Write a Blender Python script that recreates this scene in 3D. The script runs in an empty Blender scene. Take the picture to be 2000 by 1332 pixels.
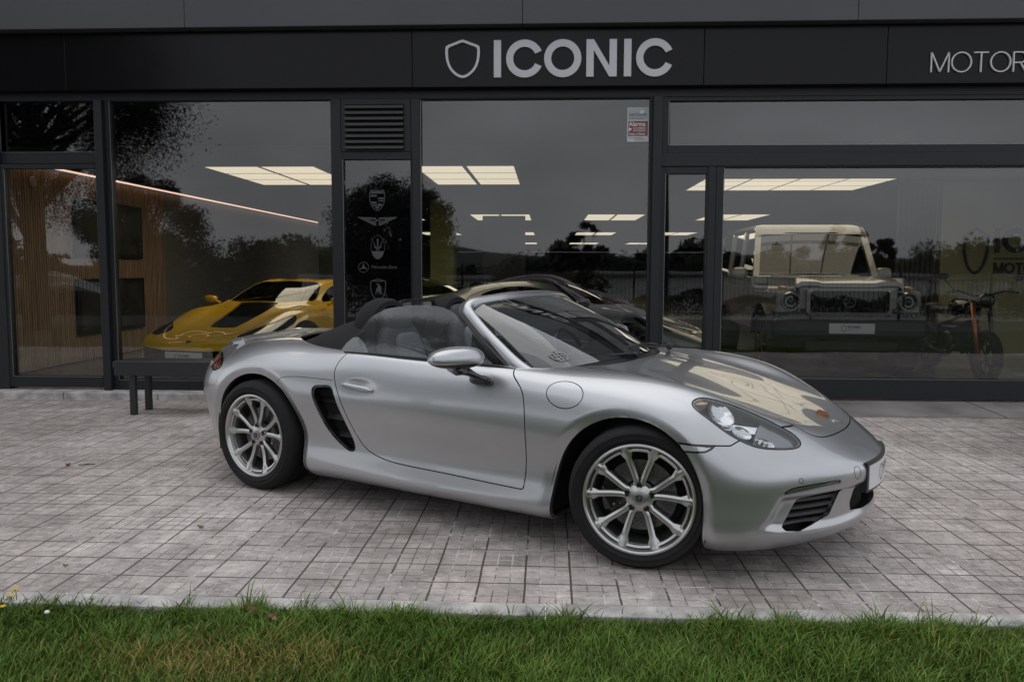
import bpy, math, random
import numpy as np
from mathutils import Vector, Matrix

# ---------------------------------------------------------------- camera, sky, sun, exposure
S = bpy.context.scene
COL = S.collection
R = math.radians
cd = bpy.data.cameras.new('camera'); cam = bpy.data.objects.new('camera', cd); COL.objects.link(cam)
cam.matrix_world = Matrix(((0.99894691, -0.00677434, 0.04537813, 0),
                           (0.04577305, 0.07934194, -0.99579601, 0),
                           (0.00314548, 0.99682444, 0.07956847, 1.356),
                           (0, 0, 0, 1)))
cd.sensor_width = 36; cd.lens = 36*1517.27/2000; cd.shift_y = -18.2/2000
cd.clip_start = .05; cd.clip_end = 6000
S.camera = cam

W = bpy.data.worlds.new('World'); S.world = W; W.use_nodes = True
SUN_EL, SUN_ROT = R(72), R(330)
nt = W.node_tree; nt.nodes.clear()
wo = nt.nodes.new('ShaderNodeOutputWorld'); bg = nt.nodes.new('ShaderNodeBackground')
sk = nt.nodes.new('ShaderNodeTexSky'); sk.sky_type = 'NISHITA'; sk.sun_disc = False
sk.sun_elevation = SUN_EL; sk.sun_rotation = SUN_ROT; sk.air_density = 1.0; sk.dust_density = 1.5; sk.ozone_density = 1.0
hs = nt.nodes.new('ShaderNodeHueSaturation'); hs.inputs['Saturation'].default_value = .22
tc = nt.nodes.new('ShaderNodeTexCoord')
cl = nt.nodes.new('ShaderNodeTexNoise'); cl.inputs['Scale'].default_value = 2.2; cl.inputs['Detail'].default_value = 7; cl.inputs['Roughness'].default_value = .55
mp = nt.nodes.new('ShaderNodeMapping'); mp.inputs['Scale'].default_value = (1, 1, 2.4)
cr = nt.nodes.new('ShaderNodeMapRange'); cr.inputs[1].default_value = .35; cr.inputs[2].default_value = .68; cr.inputs[3].default_value = .74; cr.inputs[4].default_value = 1.16
mx = nt.nodes.new('ShaderNodeMix'); mx.data_type = 'RGBA'; mx.blend_type = 'MULTIPLY'; mx.inputs[0].default_value = 1
ev = nt.nodes.new('ShaderNodeMix'); ev.data_type = 'RGBA'; ev.inputs[0].default_value = .78; ev.inputs['B'].default_value = (8.9, 9.2, 9.7, 1)   # overcast layer
L = nt.links.new
L(sk.outputs[0], hs.inputs['Color']); L(hs.outputs[0], ev.inputs['A']); L(tc.outputs['Generated'], mp.inputs[0]); L(mp.outputs[0], cl.inputs['Vector'])
L(cl.outputs['Fac'], cr.inputs[0]); L(ev.outputs['Result'], mx.inputs['A']); L(cr.outputs[0], mx.inputs['B']); L(mx.outputs['Result'], bg.inputs[0])
bg.inputs[1].default_value = .124; L(bg.outputs[0], wo.inputs[0])

sd = bpy.data.lights.new('sun', 'SUN'); sun = bpy.data.objects.new('sun', sd); COL.objects.link(sun)
sd.energy = .55; sd.angle = R(60); sd.color = (1, .97, .93)
sun.rotation_euler = Vector((math.sin(SUN_ROT)*math.cos(SUN_EL), math.cos(SUN_ROT)*math.cos(SUN_EL), math.sin(SUN_EL))).to_track_quat('Z', 'Y').to_euler()

S.view_settings.view_transform = 'Standard'; S.view_settings.look = 'None'; S.view_settings.gamma = 1; S.view_settings.use_curve_mapping = False
S.view_settings.exposure = 0
S.render.engine = 'CYCLES'
S.cycles.use_denoising = True
S.cycles.max_bounces = 10; S.cycles.transparent_max_bounces = 24; S.cycles.glossy_bounces = 5; S.cycles.diffuse_bounces = 3; S.cycles.transmission_bounces = 8
S.cycles.sample_clamp_indirect = 4; S.cycles.caustics_reflective = False; S.cycles.caustics_refractive = False

# ---------------------------------------------------------------- materials
def node_mat(name):
    m = bpy.data.materials.new(name); m.use_nodes = True
    return m, m.node_tree, m.node_tree.nodes['Principled BSDF']
def mat(name, col, rough=.5, metal=0., coat=0., spec=.5, emit=None, es=0, bump=None, var=None, coatr=.03):
    """principled material; bump=(scale, strength, detail), var=(scale, amount) mottles the colour"""
    m, t, b = node_mat(name)
    b.inputs['Base Color'].default_value = (*col, 1); b.inputs['Roughness'].default_value = rough; b.inputs['Metallic'].default_value = metal
    b.inputs['Coat Weight'].default_value = coat; b.inputs['Coat Roughness'].default_value = coatr; b.inputs['Specular IOR Level'].default_value = spec
    if emit: b.inputs['Emission Color'].default_value = (*emit, 1); b.inputs['Emission Strength'].default_value = es
    if bump or var:
        tc = t.nodes.new('ShaderNodeTexCoord')
    if bump:
        n = t.nodes.new('ShaderNodeTexNoise'); n.inputs['Scale'].default_value = bump[0]; n.inputs['Detail'].default_value = bump[2] if len(bump) > 2 else 4
        bp = t.nodes.new('ShaderNodeBump'); bp.inputs['Strength'].default_value = bump[1]; bp.inputs['Distance'].default_value = .01
        t.links.new(tc.outputs['Object'], n.inputs['Vector']); t.links.new(n.outputs['Fac'], bp.inputs['Height']); t.links.new(bp.outputs[0], b.inputs['Normal'])
    if var:
        n = t.nodes.new('ShaderNodeTexNoise'); n.inputs['Scale'].default_value = var[0]; n.inputs['Detail'].default_value = 5
        r = t.nodes.new('ShaderNodeMapRange'); r.inputs[1].default_value = .3; r.inputs[2].default_value = .7; r.inputs[3].default_value = 1-var[1]; r.inputs[4].default_value = 1+var[1]
        x = t.nodes.new('ShaderNodeMix'); x.data_type = 'RGBA'; x.blend_type = 'MULTIPLY'; x.inputs[0].default_value = 1; x.inputs['A'].default_value = (*col, 1)
        t.links.new(tc.outputs['Object'], n.inputs['Vector']); t.links.new(n.outputs['Fac'], r.inputs[0]); t.links.new(r.outputs[0], x.inputs['B']); t.links.new(x.outputs['Result'], b.inputs['Base Color'])
    return m
def glass_mat(name, tint=(.9, .9, .9), ior=1.5, rough=0., haze=0., gain=1.75, warp=0.):
    """thin pane: tinted see-through plus fresnel reflection (optionally a diffuse grey standing in for mirrored sky)"""
    m, t, b = node_mat(name); t.nodes.remove(b); o = t.nodes['Material Output']
    tr = t.nodes.new('ShaderNodeBsdfTransparent'); tr.inputs[0].default_value = (*tint, 1)
    gl = t.nodes.new('ShaderNodeBsdfGlossy'); gl.inputs['Roughness'].default_value = rough
    fr = t.nodes.new('ShaderNodeFresnel'); ge = t.nodes.new('ShaderNodeNewGeometry'); mi = t.nodes.new('ShaderNodeMapRange'); mi.inputs[3].default_value = ior; mi.inputs[4].default_value = 1/ior
    t.links.new(ge.outputs['Backfacing'], mi.inputs[0]); t.links.new(mi.outputs[0], fr.inputs[0])
    ml = t.nodes.new('ShaderNodeMath'); ml.operation = 'MULTIPLY'; ml.inputs[1].default_value = gain; ml.use_clamp = True
    mxx = t.nodes.new('ShaderNodeMixShader')
    if warp:
        tc = t.nodes.new('ShaderNodeTexCoord'); nz = t.nodes.new('ShaderNodeTexNoise'); nz.inputs['Scale'].default_value = 1.3; nz.inputs['Detail'].default_value = 1
        bp = t.nodes.new('ShaderNodeBump'); bp.inputs['Strength'].default_value = 1; bp.inputs['Distance'].default_value = warp
        t.links.new(tc.outputs['Object'], nz.inputs['Vector']); t.links.new(nz.outputs['Fac'], bp.inputs['Height']); t.links.new(bp.outputs[0], gl.inputs['Normal'])
    t.links.new(fr.outputs[0], ml.inputs[0]); t.links.new(ml.outputs[0], mxx.inputs[0]); t.links.new(tr.outputs[0], mxx.inputs[1]); t.links.new(gl.outputs[0], mxx.inputs[2])
    last = mxx
    if haze:
        df = t.nodes.new('ShaderNodeBsdfDiffuse'); df.inputs[0].default_value = (.5, .5, .52, 1)
        m2 = t.nodes.new('ShaderNodeMixShader'); m2.inputs[0].default_value = haze
        t.links.new(mxx.outputs[0], m2.inputs[1]); t.links.new(df.outputs[0], m2.inputs[2]); last = m2
    t.links.new(last.outputs[0], o.inputs[0])
    return m

# ---------------------------------------------------------------- objects
def mesh(name, V, F, m, smooth=False):
    me = bpy.data.meshes.new(name); me.from_pydata([tuple(map(float, v)) for v in V], [], [tuple(f) for f in F]); me.update()
    if m is not None: me.materials.append(m)
    if smooth: me.polygons.foreach_set('use_smooth', [True]*len(me.polygons))
    return me
def obj(name, V, F, m, parent=None, smooth=False, loc=None):
    o = bpy.data.objects.new(name, mesh(name, V, F, m, smooth)); COL.objects.link(o)
    if parent is not None: o.parent = parent
    if loc is not None: o.location = loc
    return o
def empty(name, loc=(0, 0, 0), rz=0, parent=None):
    o = bpy.data.objects.new(name, None); COL.objects.link(o); o.location = loc; o.rotation_euler = (0, 0, rz); o.empty_display_size = .1
    if parent is not None: o.parent = parent
    return o
def tag(o, label=None, cat=None, group=None, kind=None):
    if label: o['label'] = label
    if cat: o['category'] = cat
    if group: o['group'] = group
    if kind: o['kind'] = kind
    return o
def copy_tree(o, parent=None):
    c = o.copy(); COL.objects.link(c); c.parent = parent
    for ch in list(o.children): copy_tree(ch, c)
    return c
class MB:
    """collects shapes for one mesh"""
    def __init__(s): s.V = []; s.F = []
    def add(s, V, F):
        n = len(s.V); s.V += [tuple(map(float, v)) for v in V]; s.F += [tuple(int(i)+n for i in f) for f in F]; return s
    def box(s, x0, x1, y0, y1, z0, z1, b=0.):
        if b <= 0:
            V = [(x, y, z) for x in (x0, x1) for y in (y0, y1) for z in (z0, z1)]
            return s.add(V, [(0, 1, 3, 2), (4, 6, 7, 5), (0, 4, 5, 1), (2, 3, 7, 6), (0, 2, 6, 4), (1, 5, 7, 3)])
        V = []; idx = {}
        for ix, x in enumerate((x0, x1)):
            for iy, y in enumerate((y0, y1)):
                for iz, z in enumerate((z0, z1)):
                    sx, sy, sz = (1, -1)[ix]*b, (1, -1)[iy]*b, (1, -1)[iz]*b
                    for k, q in enumerate(((x, y+sy, z+sz), (x+sx, y, z+sz), (x+sx, y+sy, z))):
                        idx[ix, iy, iz, k] = len(V); V.append(q)
        g = lambda a, k: [idx[c+(k,)] for c in a]
        F = []
        for i in (0, 1):
            F.append(g([(i, 0, 0), (i, 0, 1), (i, 1, 1), (i, 1, 0)][::1 if i == 0 else -1], 0))
            F.append(g([(0, i, 0), (1, i, 0), (1, i, 1), (0, i, 1)][::1 if i == 0 else -1], 1))
            F.append(g([(0, 0, i), (0, 1, i), (1, 1, i), (1, 0, i)][::1 if i == 0 else -1], 2))
        for a in (0, 1):
            for c in (0, 1):
                F.append([idx[0, a, c, 1], idx[0, a, c, 2], idx[1, a, c, 2], idx[1, a, c, 1]][::1 if a != c else -1])
                F.append([idx[a, 0, c, 0], idx[a, 1, c, 0], idx[a, 1, c, 2], idx[a, 0, c, 2]][::1 if a != c else -1])
                F.append([idx[a, c, 0, 0], idx[a, c, 0, 1], idx[a, c, 1, 1], idx[a, c, 1, 0]][::1 if a == c else -1])
        for a in (0, 1):
            for c in (0, 1):
                for d in (0, 1):
                    F.append([idx[a, c, d, 0], idx[a, c, d, 1], idx[a, c, d, 2]][::1 if (a+c+d) % 2 == 0 else -1])
        return s.add(V, F)
    def tube(s, P, r, n=10, caps=True, flat=1., up=None):
        """round bar along the points P; r is one radius or one per point; flat squashes it"""
        P = np.array(P, float); k = len(P); r = np.broadcast_to(np.array(r, float), (k,))
        T = np.gradient(P, axis=0); T /= np.linalg.norm(T, axis=1)[:, None]+1e-12
        u0 = np.array(up if up is not None else ((0, 0, 1) if abs(T[0, 2]) < .9 else (1, 0, 0)), float)
        V = []; a = np.linspace(0, 2*np.pi, n+1)[:-1]
        for i in range(k):
            u = u0-T[i]*(u0@T[i]); u /= np.linalg.norm(u)+1e-12
            if up is None: u0 = u
            w = np.cross(T[i], u)
            V += list(P[i]+r[i]*(np.cos(a)[:, None]*w+flat*np.sin(a)[:, None]*u))
        F = [(i*n+j, i*n+(j+1) % n, (i+1)*n+(j+1) % n, (i+1)*n+j) for i in range(k-1) for j in range(n)]
        if caps: F += [tuple(range(n))[::-1], tuple((k-1)*n+j for j in range(n))]
        return s.add(V, F)
    def sweep(s, P, prof, up=(0, 0, 1), closed=False, scale=None):
        """profile [(side, up)] carried along P"""
        P = np.array(P, float); k = len(P); n = len(prof); prof = np.array(prof, float)
        T = np.gradient(P, axis=0) if not closed else np.roll(P, -1, 0)-np.roll(P, 1, 0)
        T /= np.linalg.norm(T, axis=1)[:, None]+1e-12; V = []
        for i in range(k):
            up_i = np.array(up[i] if np.ndim(up) == 2 else up, float)
            u = up_i-T[i]*(up_i@T[i]); u /= np.linalg.norm(u)+1e-12; w = np.cross(T[i], u); sc = 1 if scale is None else scale[i]
            V += list(P[i]+sc*(prof[:, :1]*w+prof[:, 1:]*u))
        kk = k if closed else k-1
        F = [(i*n+j, i*n+(j+1) % n, ((i+1) % k)*n+(j+1) % n, ((i+1) % k)*n+j) for i in range(kk) for j in range(n)]
        if not closed: F += [tuple(range(n))[::-1], tuple((k-1)*n+j for j in range(n))]
        return s.add(V, F)
    def lathe(s, prof, n=48, c=(0, 0, 0), axis='y', closed=False, a0=0, a1=2*np.pi):
        """profile [(radius, along axis)] turned about the axis through c"""
        full = abs(a1-a0-2*np.pi) < 1e-6; m = n if full else n+1
        a = np.linspace(a0, a1, n+1)[:m]; V = []
        for r, h in prof:
            for t in a:
                q = (r*math.cos(t), h, r*math.sin(t)) if axis == 'y' else ((r*math.cos(t), r*math.sin(t), h) if axis == 'z' else (h, r*math.cos(t), r*math.sin(t)))
                V.append((q[0]+c[0], q[1]+c[1], q[2]+c[2]))
        k = len(prof); kk = k if closed else k-1
        F = []
        for i in range(kk):
            for j in range(n if full else n):
                j2 = (j+1) % m if full else j+1
                F.append((i*m+j, i*m+j2, ((i+1) % k)*m+j2, ((i+1) % k)*m+j))
        return s.add(V, F)
    def prism(s, poly, y0, y1, plane='xz'):
        """closed outline [(a, b)] given thickness between y0 and y1"""
        n = len(poly)
        pt = {'xz': lambda a, b, y: (a, y, b), 'xy': lambda a, b, y: (a, b, y), 'yz': lambda a, b, y: (y, a, b)}[plane]
        V = [pt(a, b, y0) for a, b in poly]+[pt(a, b, y1) for a, b in poly]
        return s.add(V, [tuple(range(n)), tuple(range(n, 2*n))[::-1]]+[(i, n+i, n+(i+1) % n, (i+1) % n) for i in range(n)])
    def blob(s, c, h, e=(1., 1.), rot=None, nu=28, nv=16, fn=None):
        """superellipsoid: centre c, half sizes h, exponents e (<1 boxier)"""
        sg = lambda t, q: np.sign(t)*abs(t)**q
        V = []
        for i in range(nv+1):
            ph = -math.pi/2+math.pi*i/nv
            for j in range(nu):
                th = 2*math.pi*j/nu
                q = np.array([h[0]*sg(math.cos(ph), e[0])*sg(math.cos(th), e[1]), h[1]*sg(math.cos(ph), e[0])*sg(math.sin(th), e[1]), h[2]*sg(math.sin(ph), e[0])])
                if fn: q = np.array(fn(q))
                if rot is not None: q = np.array(rot @ Vector(q))
                V.append(q+np.array(c))
        F = [(i*nu+j, i*nu+(j+1) % nu, (i+1)*nu+(j+1) % nu, (i+1)*nu+j) for i in range(nv) for j in range(nu)]
        return s.add(V, F)
    def grid(s, G, thick=0., flip=False):
        """grid of points (nu, nv, 3)"""
        G = np.array(G, float); a, b = G.shape[:2]
        F = [(i*b+j, (i+1)*b+j, (i+1)*b+j+1, i*b+j+1) for i in range(a-1) for j in range(b-1)]
        if flip: F = [f[::-1] for f in F]
        return s.add(G.reshape(-1, 3), F)
    def map(s, fn): s.V = [tuple(fn(np.array(v))) for v in s.V]; return s
    def mirror_y(s): s.V = [(x, -y, z) for x, y, z in s.V]; s.F = [f[::-1] for f in s.F]; return s
    def build(s, name, m, parent=None, smooth=False, loc=None, clean=False, auto=None):
        o = obj(name, s.V, s.F, m, parent, smooth, loc)
        if clean:
            import bmesh
            b = bmesh.new(); b.from_mesh(o.data); bmesh.ops.remove_doubles(b, verts=b.verts, dist=1e-5); bmesh.ops.recalc_face_normals(b, faces=b.faces); b.to_mesh(o.data); b.free()
        if auto is not None: o.data.set_sharp_from_angle(angle=R(auto))
        return o
def rrect(w, h, r, n=4, cx=0, cy=0):
    """rounded rectangle outline"""
    P = []
    for k, (sx, sy) in enumerate(((1, 1), (-1, 1), (-1, -1), (1, -1))):
        for i in range(n+1):
            a = math.pi/2*(k+i/n); P.append((cx+sx*(w/2-r)+r*math.cos(a), cy+sy*(h/2-r)+r*math.sin(a)))
    return P
def text_obj(name, body, size, m, parent, loc, rot, depth=.004, font=None, space=1., bold=0., align='LEFT', xs=1.):
    cu = bpy.data.curves.new(name, 'FONT'); cu.body = body; cu.size = size; cu.extrude = depth/2; cu.align_x = align; cu.space_character = space; cu.offset = bold
    o = bpy.data.objects.new(name, cu); COL.objects.link(o); bpy.context.view_layer.update()
    me = bpy.data.meshes.new_from_object(o.evaluated_get(bpy.context.evaluated_depsgraph_get())); bpy.data.objects.remove(o)
    me.materials.clear(); me.materials.append(m)
    o = bpy.data.objects.new(name, me); COL.objects.link(o); o.parent = parent; o.location = loc; o.rotation_euler = rot; o.scale = (xs, 1, 1)
    return o

# ---------------------------------------------------------------- splines, lofted skins and exact cutting
def spl(t, P, tt):
    """natural C2 cubic through P at knots t, evaluated at tt"""
    t = np.asarray(t, float); P = np.asarray(P, float); n = len(t); h = np.diff(t)
    A = np.zeros((n, n)); B = np.zeros((n,)+P.shape[1:]); A[0, 0] = A[-1, -1] = 1
    for i in range(1, n-1):
        A[i, i-1] = h[i-1]; A[i, i] = 2*(h[i-1]+h[i]); A[i, i+1] = h[i]
        B[i] = 6*((P[i+1]-P[i])/h[i]-(P[i]-P[i-1])/h[i-1])
    M = np.linalg.solve(A, B.reshape(n, -1)).reshape(B.shape); tt = np.asarray(tt, float)
    k = np.clip(np.searchsorted(t, tt, side='right')-1, 0, n-2); sh = (len(tt),)+(1,)*(P.ndim-1)
    a = (t[k+1]-tt).reshape(sh); b = (tt-t[k]).reshape(sh); hk = h[k].reshape(sh)
    return (M[k]*a**3+M[k+1]*b**3)/(6*hk)+(P[k]/hk-M[k]*hk/6)*a+(P[k+1]/hk-M[k+1]*hk/6)*b
def curve(P, n, closed=False):
    """smooth curve through points"""
    P = np.array(P, float)
    if closed: P = np.concatenate([P[-3:], P, P[:4]])
    d = np.r_[0, np.cumsum(np.linalg.norm(np.diff(P, axis=0), axis=1)**.7)]
    if closed: return spl(d, P, np.linspace(d[3], d[-4], n+1)[:-1])
    return spl(d, P, np.linspace(0, d[-1], n))
def loft(T, nu, nv, rows=slice(3, -4), sect=(2, 6)):
    """stations x rows table of half-body points -> smooth (nu, nv, 3) grid, first and last station and top row on the centre plane"""
    T = np.array(T, float); m = np.array([1, -1, 1.])
    du = np.r_[0, np.cumsum(np.linalg.norm(np.diff(T[:, sect[0]:sect[1]], axis=0), axis=2).mean(1))]
    Te = np.concatenate([T[3:0:-1]*m, T, T[-2:-5:-1]*m]); de = np.r_[-du[3:0:-1], du, 2*du[-1]-du[-2:-5:-1]]
    G = spl(de, Te, np.linspace(0, du[-1], nu)).transpose(1, 0, 2)
    dv = np.r_[0, np.cumsum(np.linalg.norm(np.diff(T[rows], axis=1), axis=2).mean(0))]
    Ge = np.concatenate([G, G[-2:-4:-1]*m]); de = np.r_[dv, 2*dv[-1]-dv[-2:-4:-1]]
    return spl(de, Ge, np.linspace(0, dv[-1], nv)).transpose(1, 0, 2)
def sdpoly(P, poly):
    """signed distance to a closed 2-D outline, positive inside"""
    P = np.asarray(P, float); Q = np.asarray(poly, float); d = np.full(len(P), 1e9); ins = np.zeros(len(P), bool)
    for a, b in zip(Q, np.roll(Q, -1, 0)):
        e = b-a; w = P-a; t = np.clip((w@e)/(e@e+1e-18), 0, 1); d = np.minimum(d, np.hypot(*(w-t[:, None]*e).T))
        c = (a[1] > P[:, 1]) != (b[1] > P[:, 1])
        with np.errstate(divide='ignore', invalid='ignore'): x = a[0]+(P[:, 1]-a[1])*e[0]/e[1] if e[1] != 0 else np.full(len(P), 1e9)
        ins ^= c & (P[:, 0] < x)
    return np.where(ins, d, -d)
def sdline(P, line):
    P = np.asarray(P, float); d = np.full(len(P), 1e9); Q = np.asarray(line, float)
    for a, b in zip(Q[:-1], Q[1:]):
        e = b-a; w = P-a; t = np.clip((w@e)/(e@e+1e-18), 0, 1); d = np.minimum(d, np.hypot(*(w-t[:, None]*e).T))
    return d
class Skin:
    """surface piece that can be trimmed exactly along the zero line of a field"""
    def __init__(s, V, N, F, cuts=None): s.V, s.N, s.F, s.cuts = V, N, F, cuts or []
    @staticmethod
    def from_grid(G):
        a, b = G.shape[:2]; du = np.gradient(G, axis=0); dv = np.gradient(G, axis=1); N = np.cross(dv, du); N /= np.linalg.norm(N, axis=2)[..., None]+1e-12
        i, j = np.meshgrid(np.arange(a-1), np.arange(b-1), indexing='ij'); i = i.ravel(); j = j.ravel()
        F = np.stack([i*b+j, (i+1)*b+j, (i+1)*b+j+1, i*b+j+1], 1).tolist()
        return Skin(G.reshape(-1, 3).copy(), N.reshape(-1, 3).copy(), F)
    def clip(s, field, keep_cuts=True):
        f = field(s.V) if callable(field) else field; f = np.where(abs(f) < 1e-7, 1e-7, f); pos = (f > 0).tolist(); fl = f.tolist()
        nV = []; nN = []; base = len(s.V); cache = {}; F = []; cuts = []
        def cut(a, b):
            k = (a, b) if a < b else (b, a)
            if k not in cache:
                t = fl[a]/(fl[a]-fl[b]); cache[k] = base+len(nV); nV.append(s.V[a]+(s.V[b]-s.V[a])*t); nN.append(s.N[a]+(s.N[b]-s.N[a])*t)
            return cache[k]
        for fc in s.F:
            c = [pos[i] for i in fc]
            if all(c): F.append(fc); continue
            if not any(c): continue
            out = []; ends = []
            n = len(fc)
            for q in range(n):
                a, b = fc[q], fc[(q+1) % n]
                if pos[a]: out.append(a)
                if pos[a] != pos[b]:
                    v = cut(a, b); out.append(v); ends.append((v, pos[a]))
            if len(out) > 2: F.append(out)
            if len(ends) == 2:
                e = [v for v, w in ends if w]+[v for v, w in ends if not w]; cuts.append((e[0], e[1]))
        V = np.concatenate([s.V, np.array(nV).reshape(-1, 3)]); N = np.concatenate([s.N, np.array(nN).reshape(-1, 3)])
        cset = [c for c in s.cuts]+cuts if keep_cuts else cuts
        used = np.zeros(len(V), bool)
        for fc in F: used[fc] = True
        mp_ = np.cumsum(used)-1
        F = [[int(mp_[i]) for i in fc] for fc in F]
        cset = [(int(mp_[a]), int(mp_[b])) for a, b in cset if used[a] and used[b]]
        N = N[used]; N /= np.linalg.norm(N, axis=1)[:, None]+1e-12
        return Skin(V[used], N, F, cset)
    def offset(s, d): return Skin(s.V+s.N*d, s.N, s.F, s.cuts)
    def flange(s, depth, direction=None, bev=.0015):
        """turn the trimmed edges inwards"""
        ids = sorted({i for c in s.cuts for i in c}); k = {v: n for n, v in enumerate(ids)}; n = len(ids)
        if not n: return [], []
        A = s.V[ids]; D = -s.N[ids]*depth if direction is None else np.array(direction)*depth
        V = np.concatenate([A, A+D]); F = [(k[a], k[b], n+k[b], n+k[a]) for a, b in s.cuts]
        return V, F
    def build(s, name, m, parent, mirror=False, flange=0., direction=None, both=False):
        b = MB(); 
        def one(mi):
            V = s.V*np.array([1, -1, 1]) if mi else s.V
            F = [tuple(f) if mi else tuple(f)[::-1] for f in s.F]
            b.add(V, F)
            if flange:
                FV, FF = s.flange(flange, direction)
                if len(FV): b.add(FV*np.array([1, -1, 1]) if mi else FV, FF)
        if both: one(False); one(True)
        else: one(mirror)
        return b.build(name, m, parent, smooth=True)

# ---------------------------------------------------------------- ground
D = 7.95          # plane of the shop front
def paving_mat():
    m, t, b = node_mat('paving'); N = t.nodes.new; K = t.links.new
    tc = N('ShaderNodeTexCoord'); sx = N('ShaderNodeSeparateXYZ'); K(tc.outputs['Object'], sx.inputs[0])
    def M(op, a, b_=None, c=None, clamp=False):
        n = N('ShaderNodeMath'); n.operation = op; n.use_clamp = clamp
        for i, v in enumerate((a, b_, c)):
            if v is None: continue
            if isinstance(v, (int, float)): n.inputs[i].default_value = v
            else: K(v, n.inputs[i])
        return n.outputs[0]
    nz = N('ShaderNodeTexNoise'); nz.inputs['Scale'].default_value = 3.1; K(tc.outputs['Object'], nz.inputs['Vector'])
    wob = M('MULTIPLY', M('SUBTRACT', nz.outputs['Fac'], .5), .012)
    X = M('ADD', M('ADD', sx.outputs[0], 50.09), wob); Y = M('ADD', M('ADD', sx.outputs[1], 50.13), wob)
    def joint(c, p, w):
        f = M('FRACT', M('DIVIDE', c, p)); d = M('MULTIPLY', M('MINIMUM', f, M('SUBTRACT', 1, f)), p)
        return M('SUBTRACT', 1, M('DIVIDE', d, w, clamp=True), clamp=True)
    Xo = M('ADD', X, 0); big = M('MAXIMUM', joint(X, .2, .0052), joint(Y, .2, .0052)); sm = M('MAXIMUM', joint(X, .2/3, .0040), joint(Y, .2/3, .0040))
    def cellnoise(p):
        cv = N('ShaderNodeCombineXYZ'); K(M('FLOOR', M('DIVIDE', X, p)), cv.inputs[0]); K(M('FLOOR', M('DIVIDE', Y, p)), cv.inputs[1])
        w = N('ShaderNodeTexWhiteNoise'); w.noise_dimensions = '2D'; K(cv.outputs[0], w.inputs['Vector']); return w.outputs['Value']
    def noise(s, d=6, r=.6, src=None, lo=.35, hi=.65, a=0., bb=1.):
        n = N('ShaderNodeTexNoise'); n.inputs['Scale'].default_value = s; n.inputs['Detail'].default_value = d; n.inputs['Roughness'].default_value = r; K(src or tc.outputs['Object'], n.inputs['Vector'])
        q = N('ShaderNodeMapRange'); q.inputs[1].default_value = lo; q.inputs[2].default_value = hi; q.inputs[3].default_value = a; q.inputs[4].default_value = bb; K(n.outputs['Fac'], q.inputs[0]); return q.outputs[0]
    stain = noise(.55, 7, .62, None, .36, .66, .66, 1.2); blot = noise(5.5, 8, .76, None, .32, .68, .60, 1.30); grain = noise(95, 4, .7, None, .25, .75, .8, 1.2); fine = noise(18, 6, .7, None, .3, .7, .80, 1.18)
    v = M('MULTIPLY', M('MULTIPLY', stain, blot), M('MULTIPLY', grain, fine))
    v = M('MULTIPLY', v, M('ADD', .92, M('MULTIPLY', cellnoise(.2/3), .16))); v = M('MULTIPLY', v, M('ADD', .93, M('MULTIPLY', cellnoise(.2), .14)))
    base = N('ShaderNodeMix'); base.data_type = 'RGBA'; base.inputs['A'].default_value = (.405, .352, .330, 1); base.inputs['B'].default_value = (.54, .487, .462, 1); K(noise(.9, 4, .5), base.inputs[0])
    col = N('ShaderNodeMix'); col.data_type = 'RGBA'; col.blend_type = 'MULTIPLY'; col.inputs[0].default_value = 1; K(base.outputs['Result'], col.inputs['A']); K(v, col.inputs['B'])
    bm_ = M('GREATER_THAN', big, .10); jm = M('MAXIMUM', M('MULTIPLY', bm_, .93), M('MULTIPLY', M('GREATER_THAN', sm, .18), .80))
    jc = N('ShaderNodeMix'); jc.data_type = 'RGBA'; jc.inputs['A'].default_value = (.055, .042, .036, 1); jc.inputs['B'].default_value = (.74, .70, .67, 1); 
    ja = N('ShaderNodeMix'); ja.data_type = 'RGBA'; ja.inputs['A'].default_value = (.17, .145, .135, 1); ja.inputs['B'].default_value = (.070, .055, .048, 1); K(bm_, ja.inputs[0]); K(ja.outputs['Result'], jc.inputs['A'])
    wb = noise(1.7, 6, .8, None, .53, .62); ws = noise(1.9, 7, .85, None, .47, .57)
    K(M('ADD', M('MULTIPLY', bm_, wb), M('MULTIPLY', M('SUBTRACT', 1, bm_), ws)), jc.inputs[0])
    out = N('ShaderNodeMix'); out.data_type = 'RGBA'; K(jm, out.inputs[0]); K(col.outputs['Result'], out.inputs['A']); K(jc.outputs['Result'], out.inputs['B'])
    K(out.outputs['Result'], b.inputs['Base Color']); b.inputs['Roughness'].default_value = .72
    K(noise(2.0, 5, .6, None, .3, .7, .5, .85), b.inputs['Roughness'])
    h = M('SUBTRACT', M('MULTIPLY', grain, .12), M('MAXIMUM', big, M('MULTIPLY', sm, .8))); h = M('ADD', h, M('MULTIPLY', cellnoise(.2), .35))
    bp = N('ShaderNodeBump'); bp.inputs['Distance'].default_value = .004; bp.inputs['Strength'].default_value = .8; K(h, bp.inputs['Height']); K(bp.outputs[0], b.inputs['Normal'])
    return m
M_pave = paving_mat()
M_conc = mat('kerb_concrete', (.42, .40, .385), rough=.85, bump=(60, .6, 6), var=(8, .42))
M_slab = mat('slab_concrete', (.22, .207, .20), rough=.85, bump=(90, .5, 6), var=(2.2, .30))
def sheet(name, x0, x1, y0, y1, z0, z1, m, **k):
    return tag(obj(name, [(x0, y0, z0), (x1, y0, z0), (x1, y1, z1), (x0, y1, z1)], [(0, 1, 2, 3)], m), kind='structure', **k)
sheet('pavement', -40, 40, 3.07, 8.4, 0, 0, M_pave)
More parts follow.
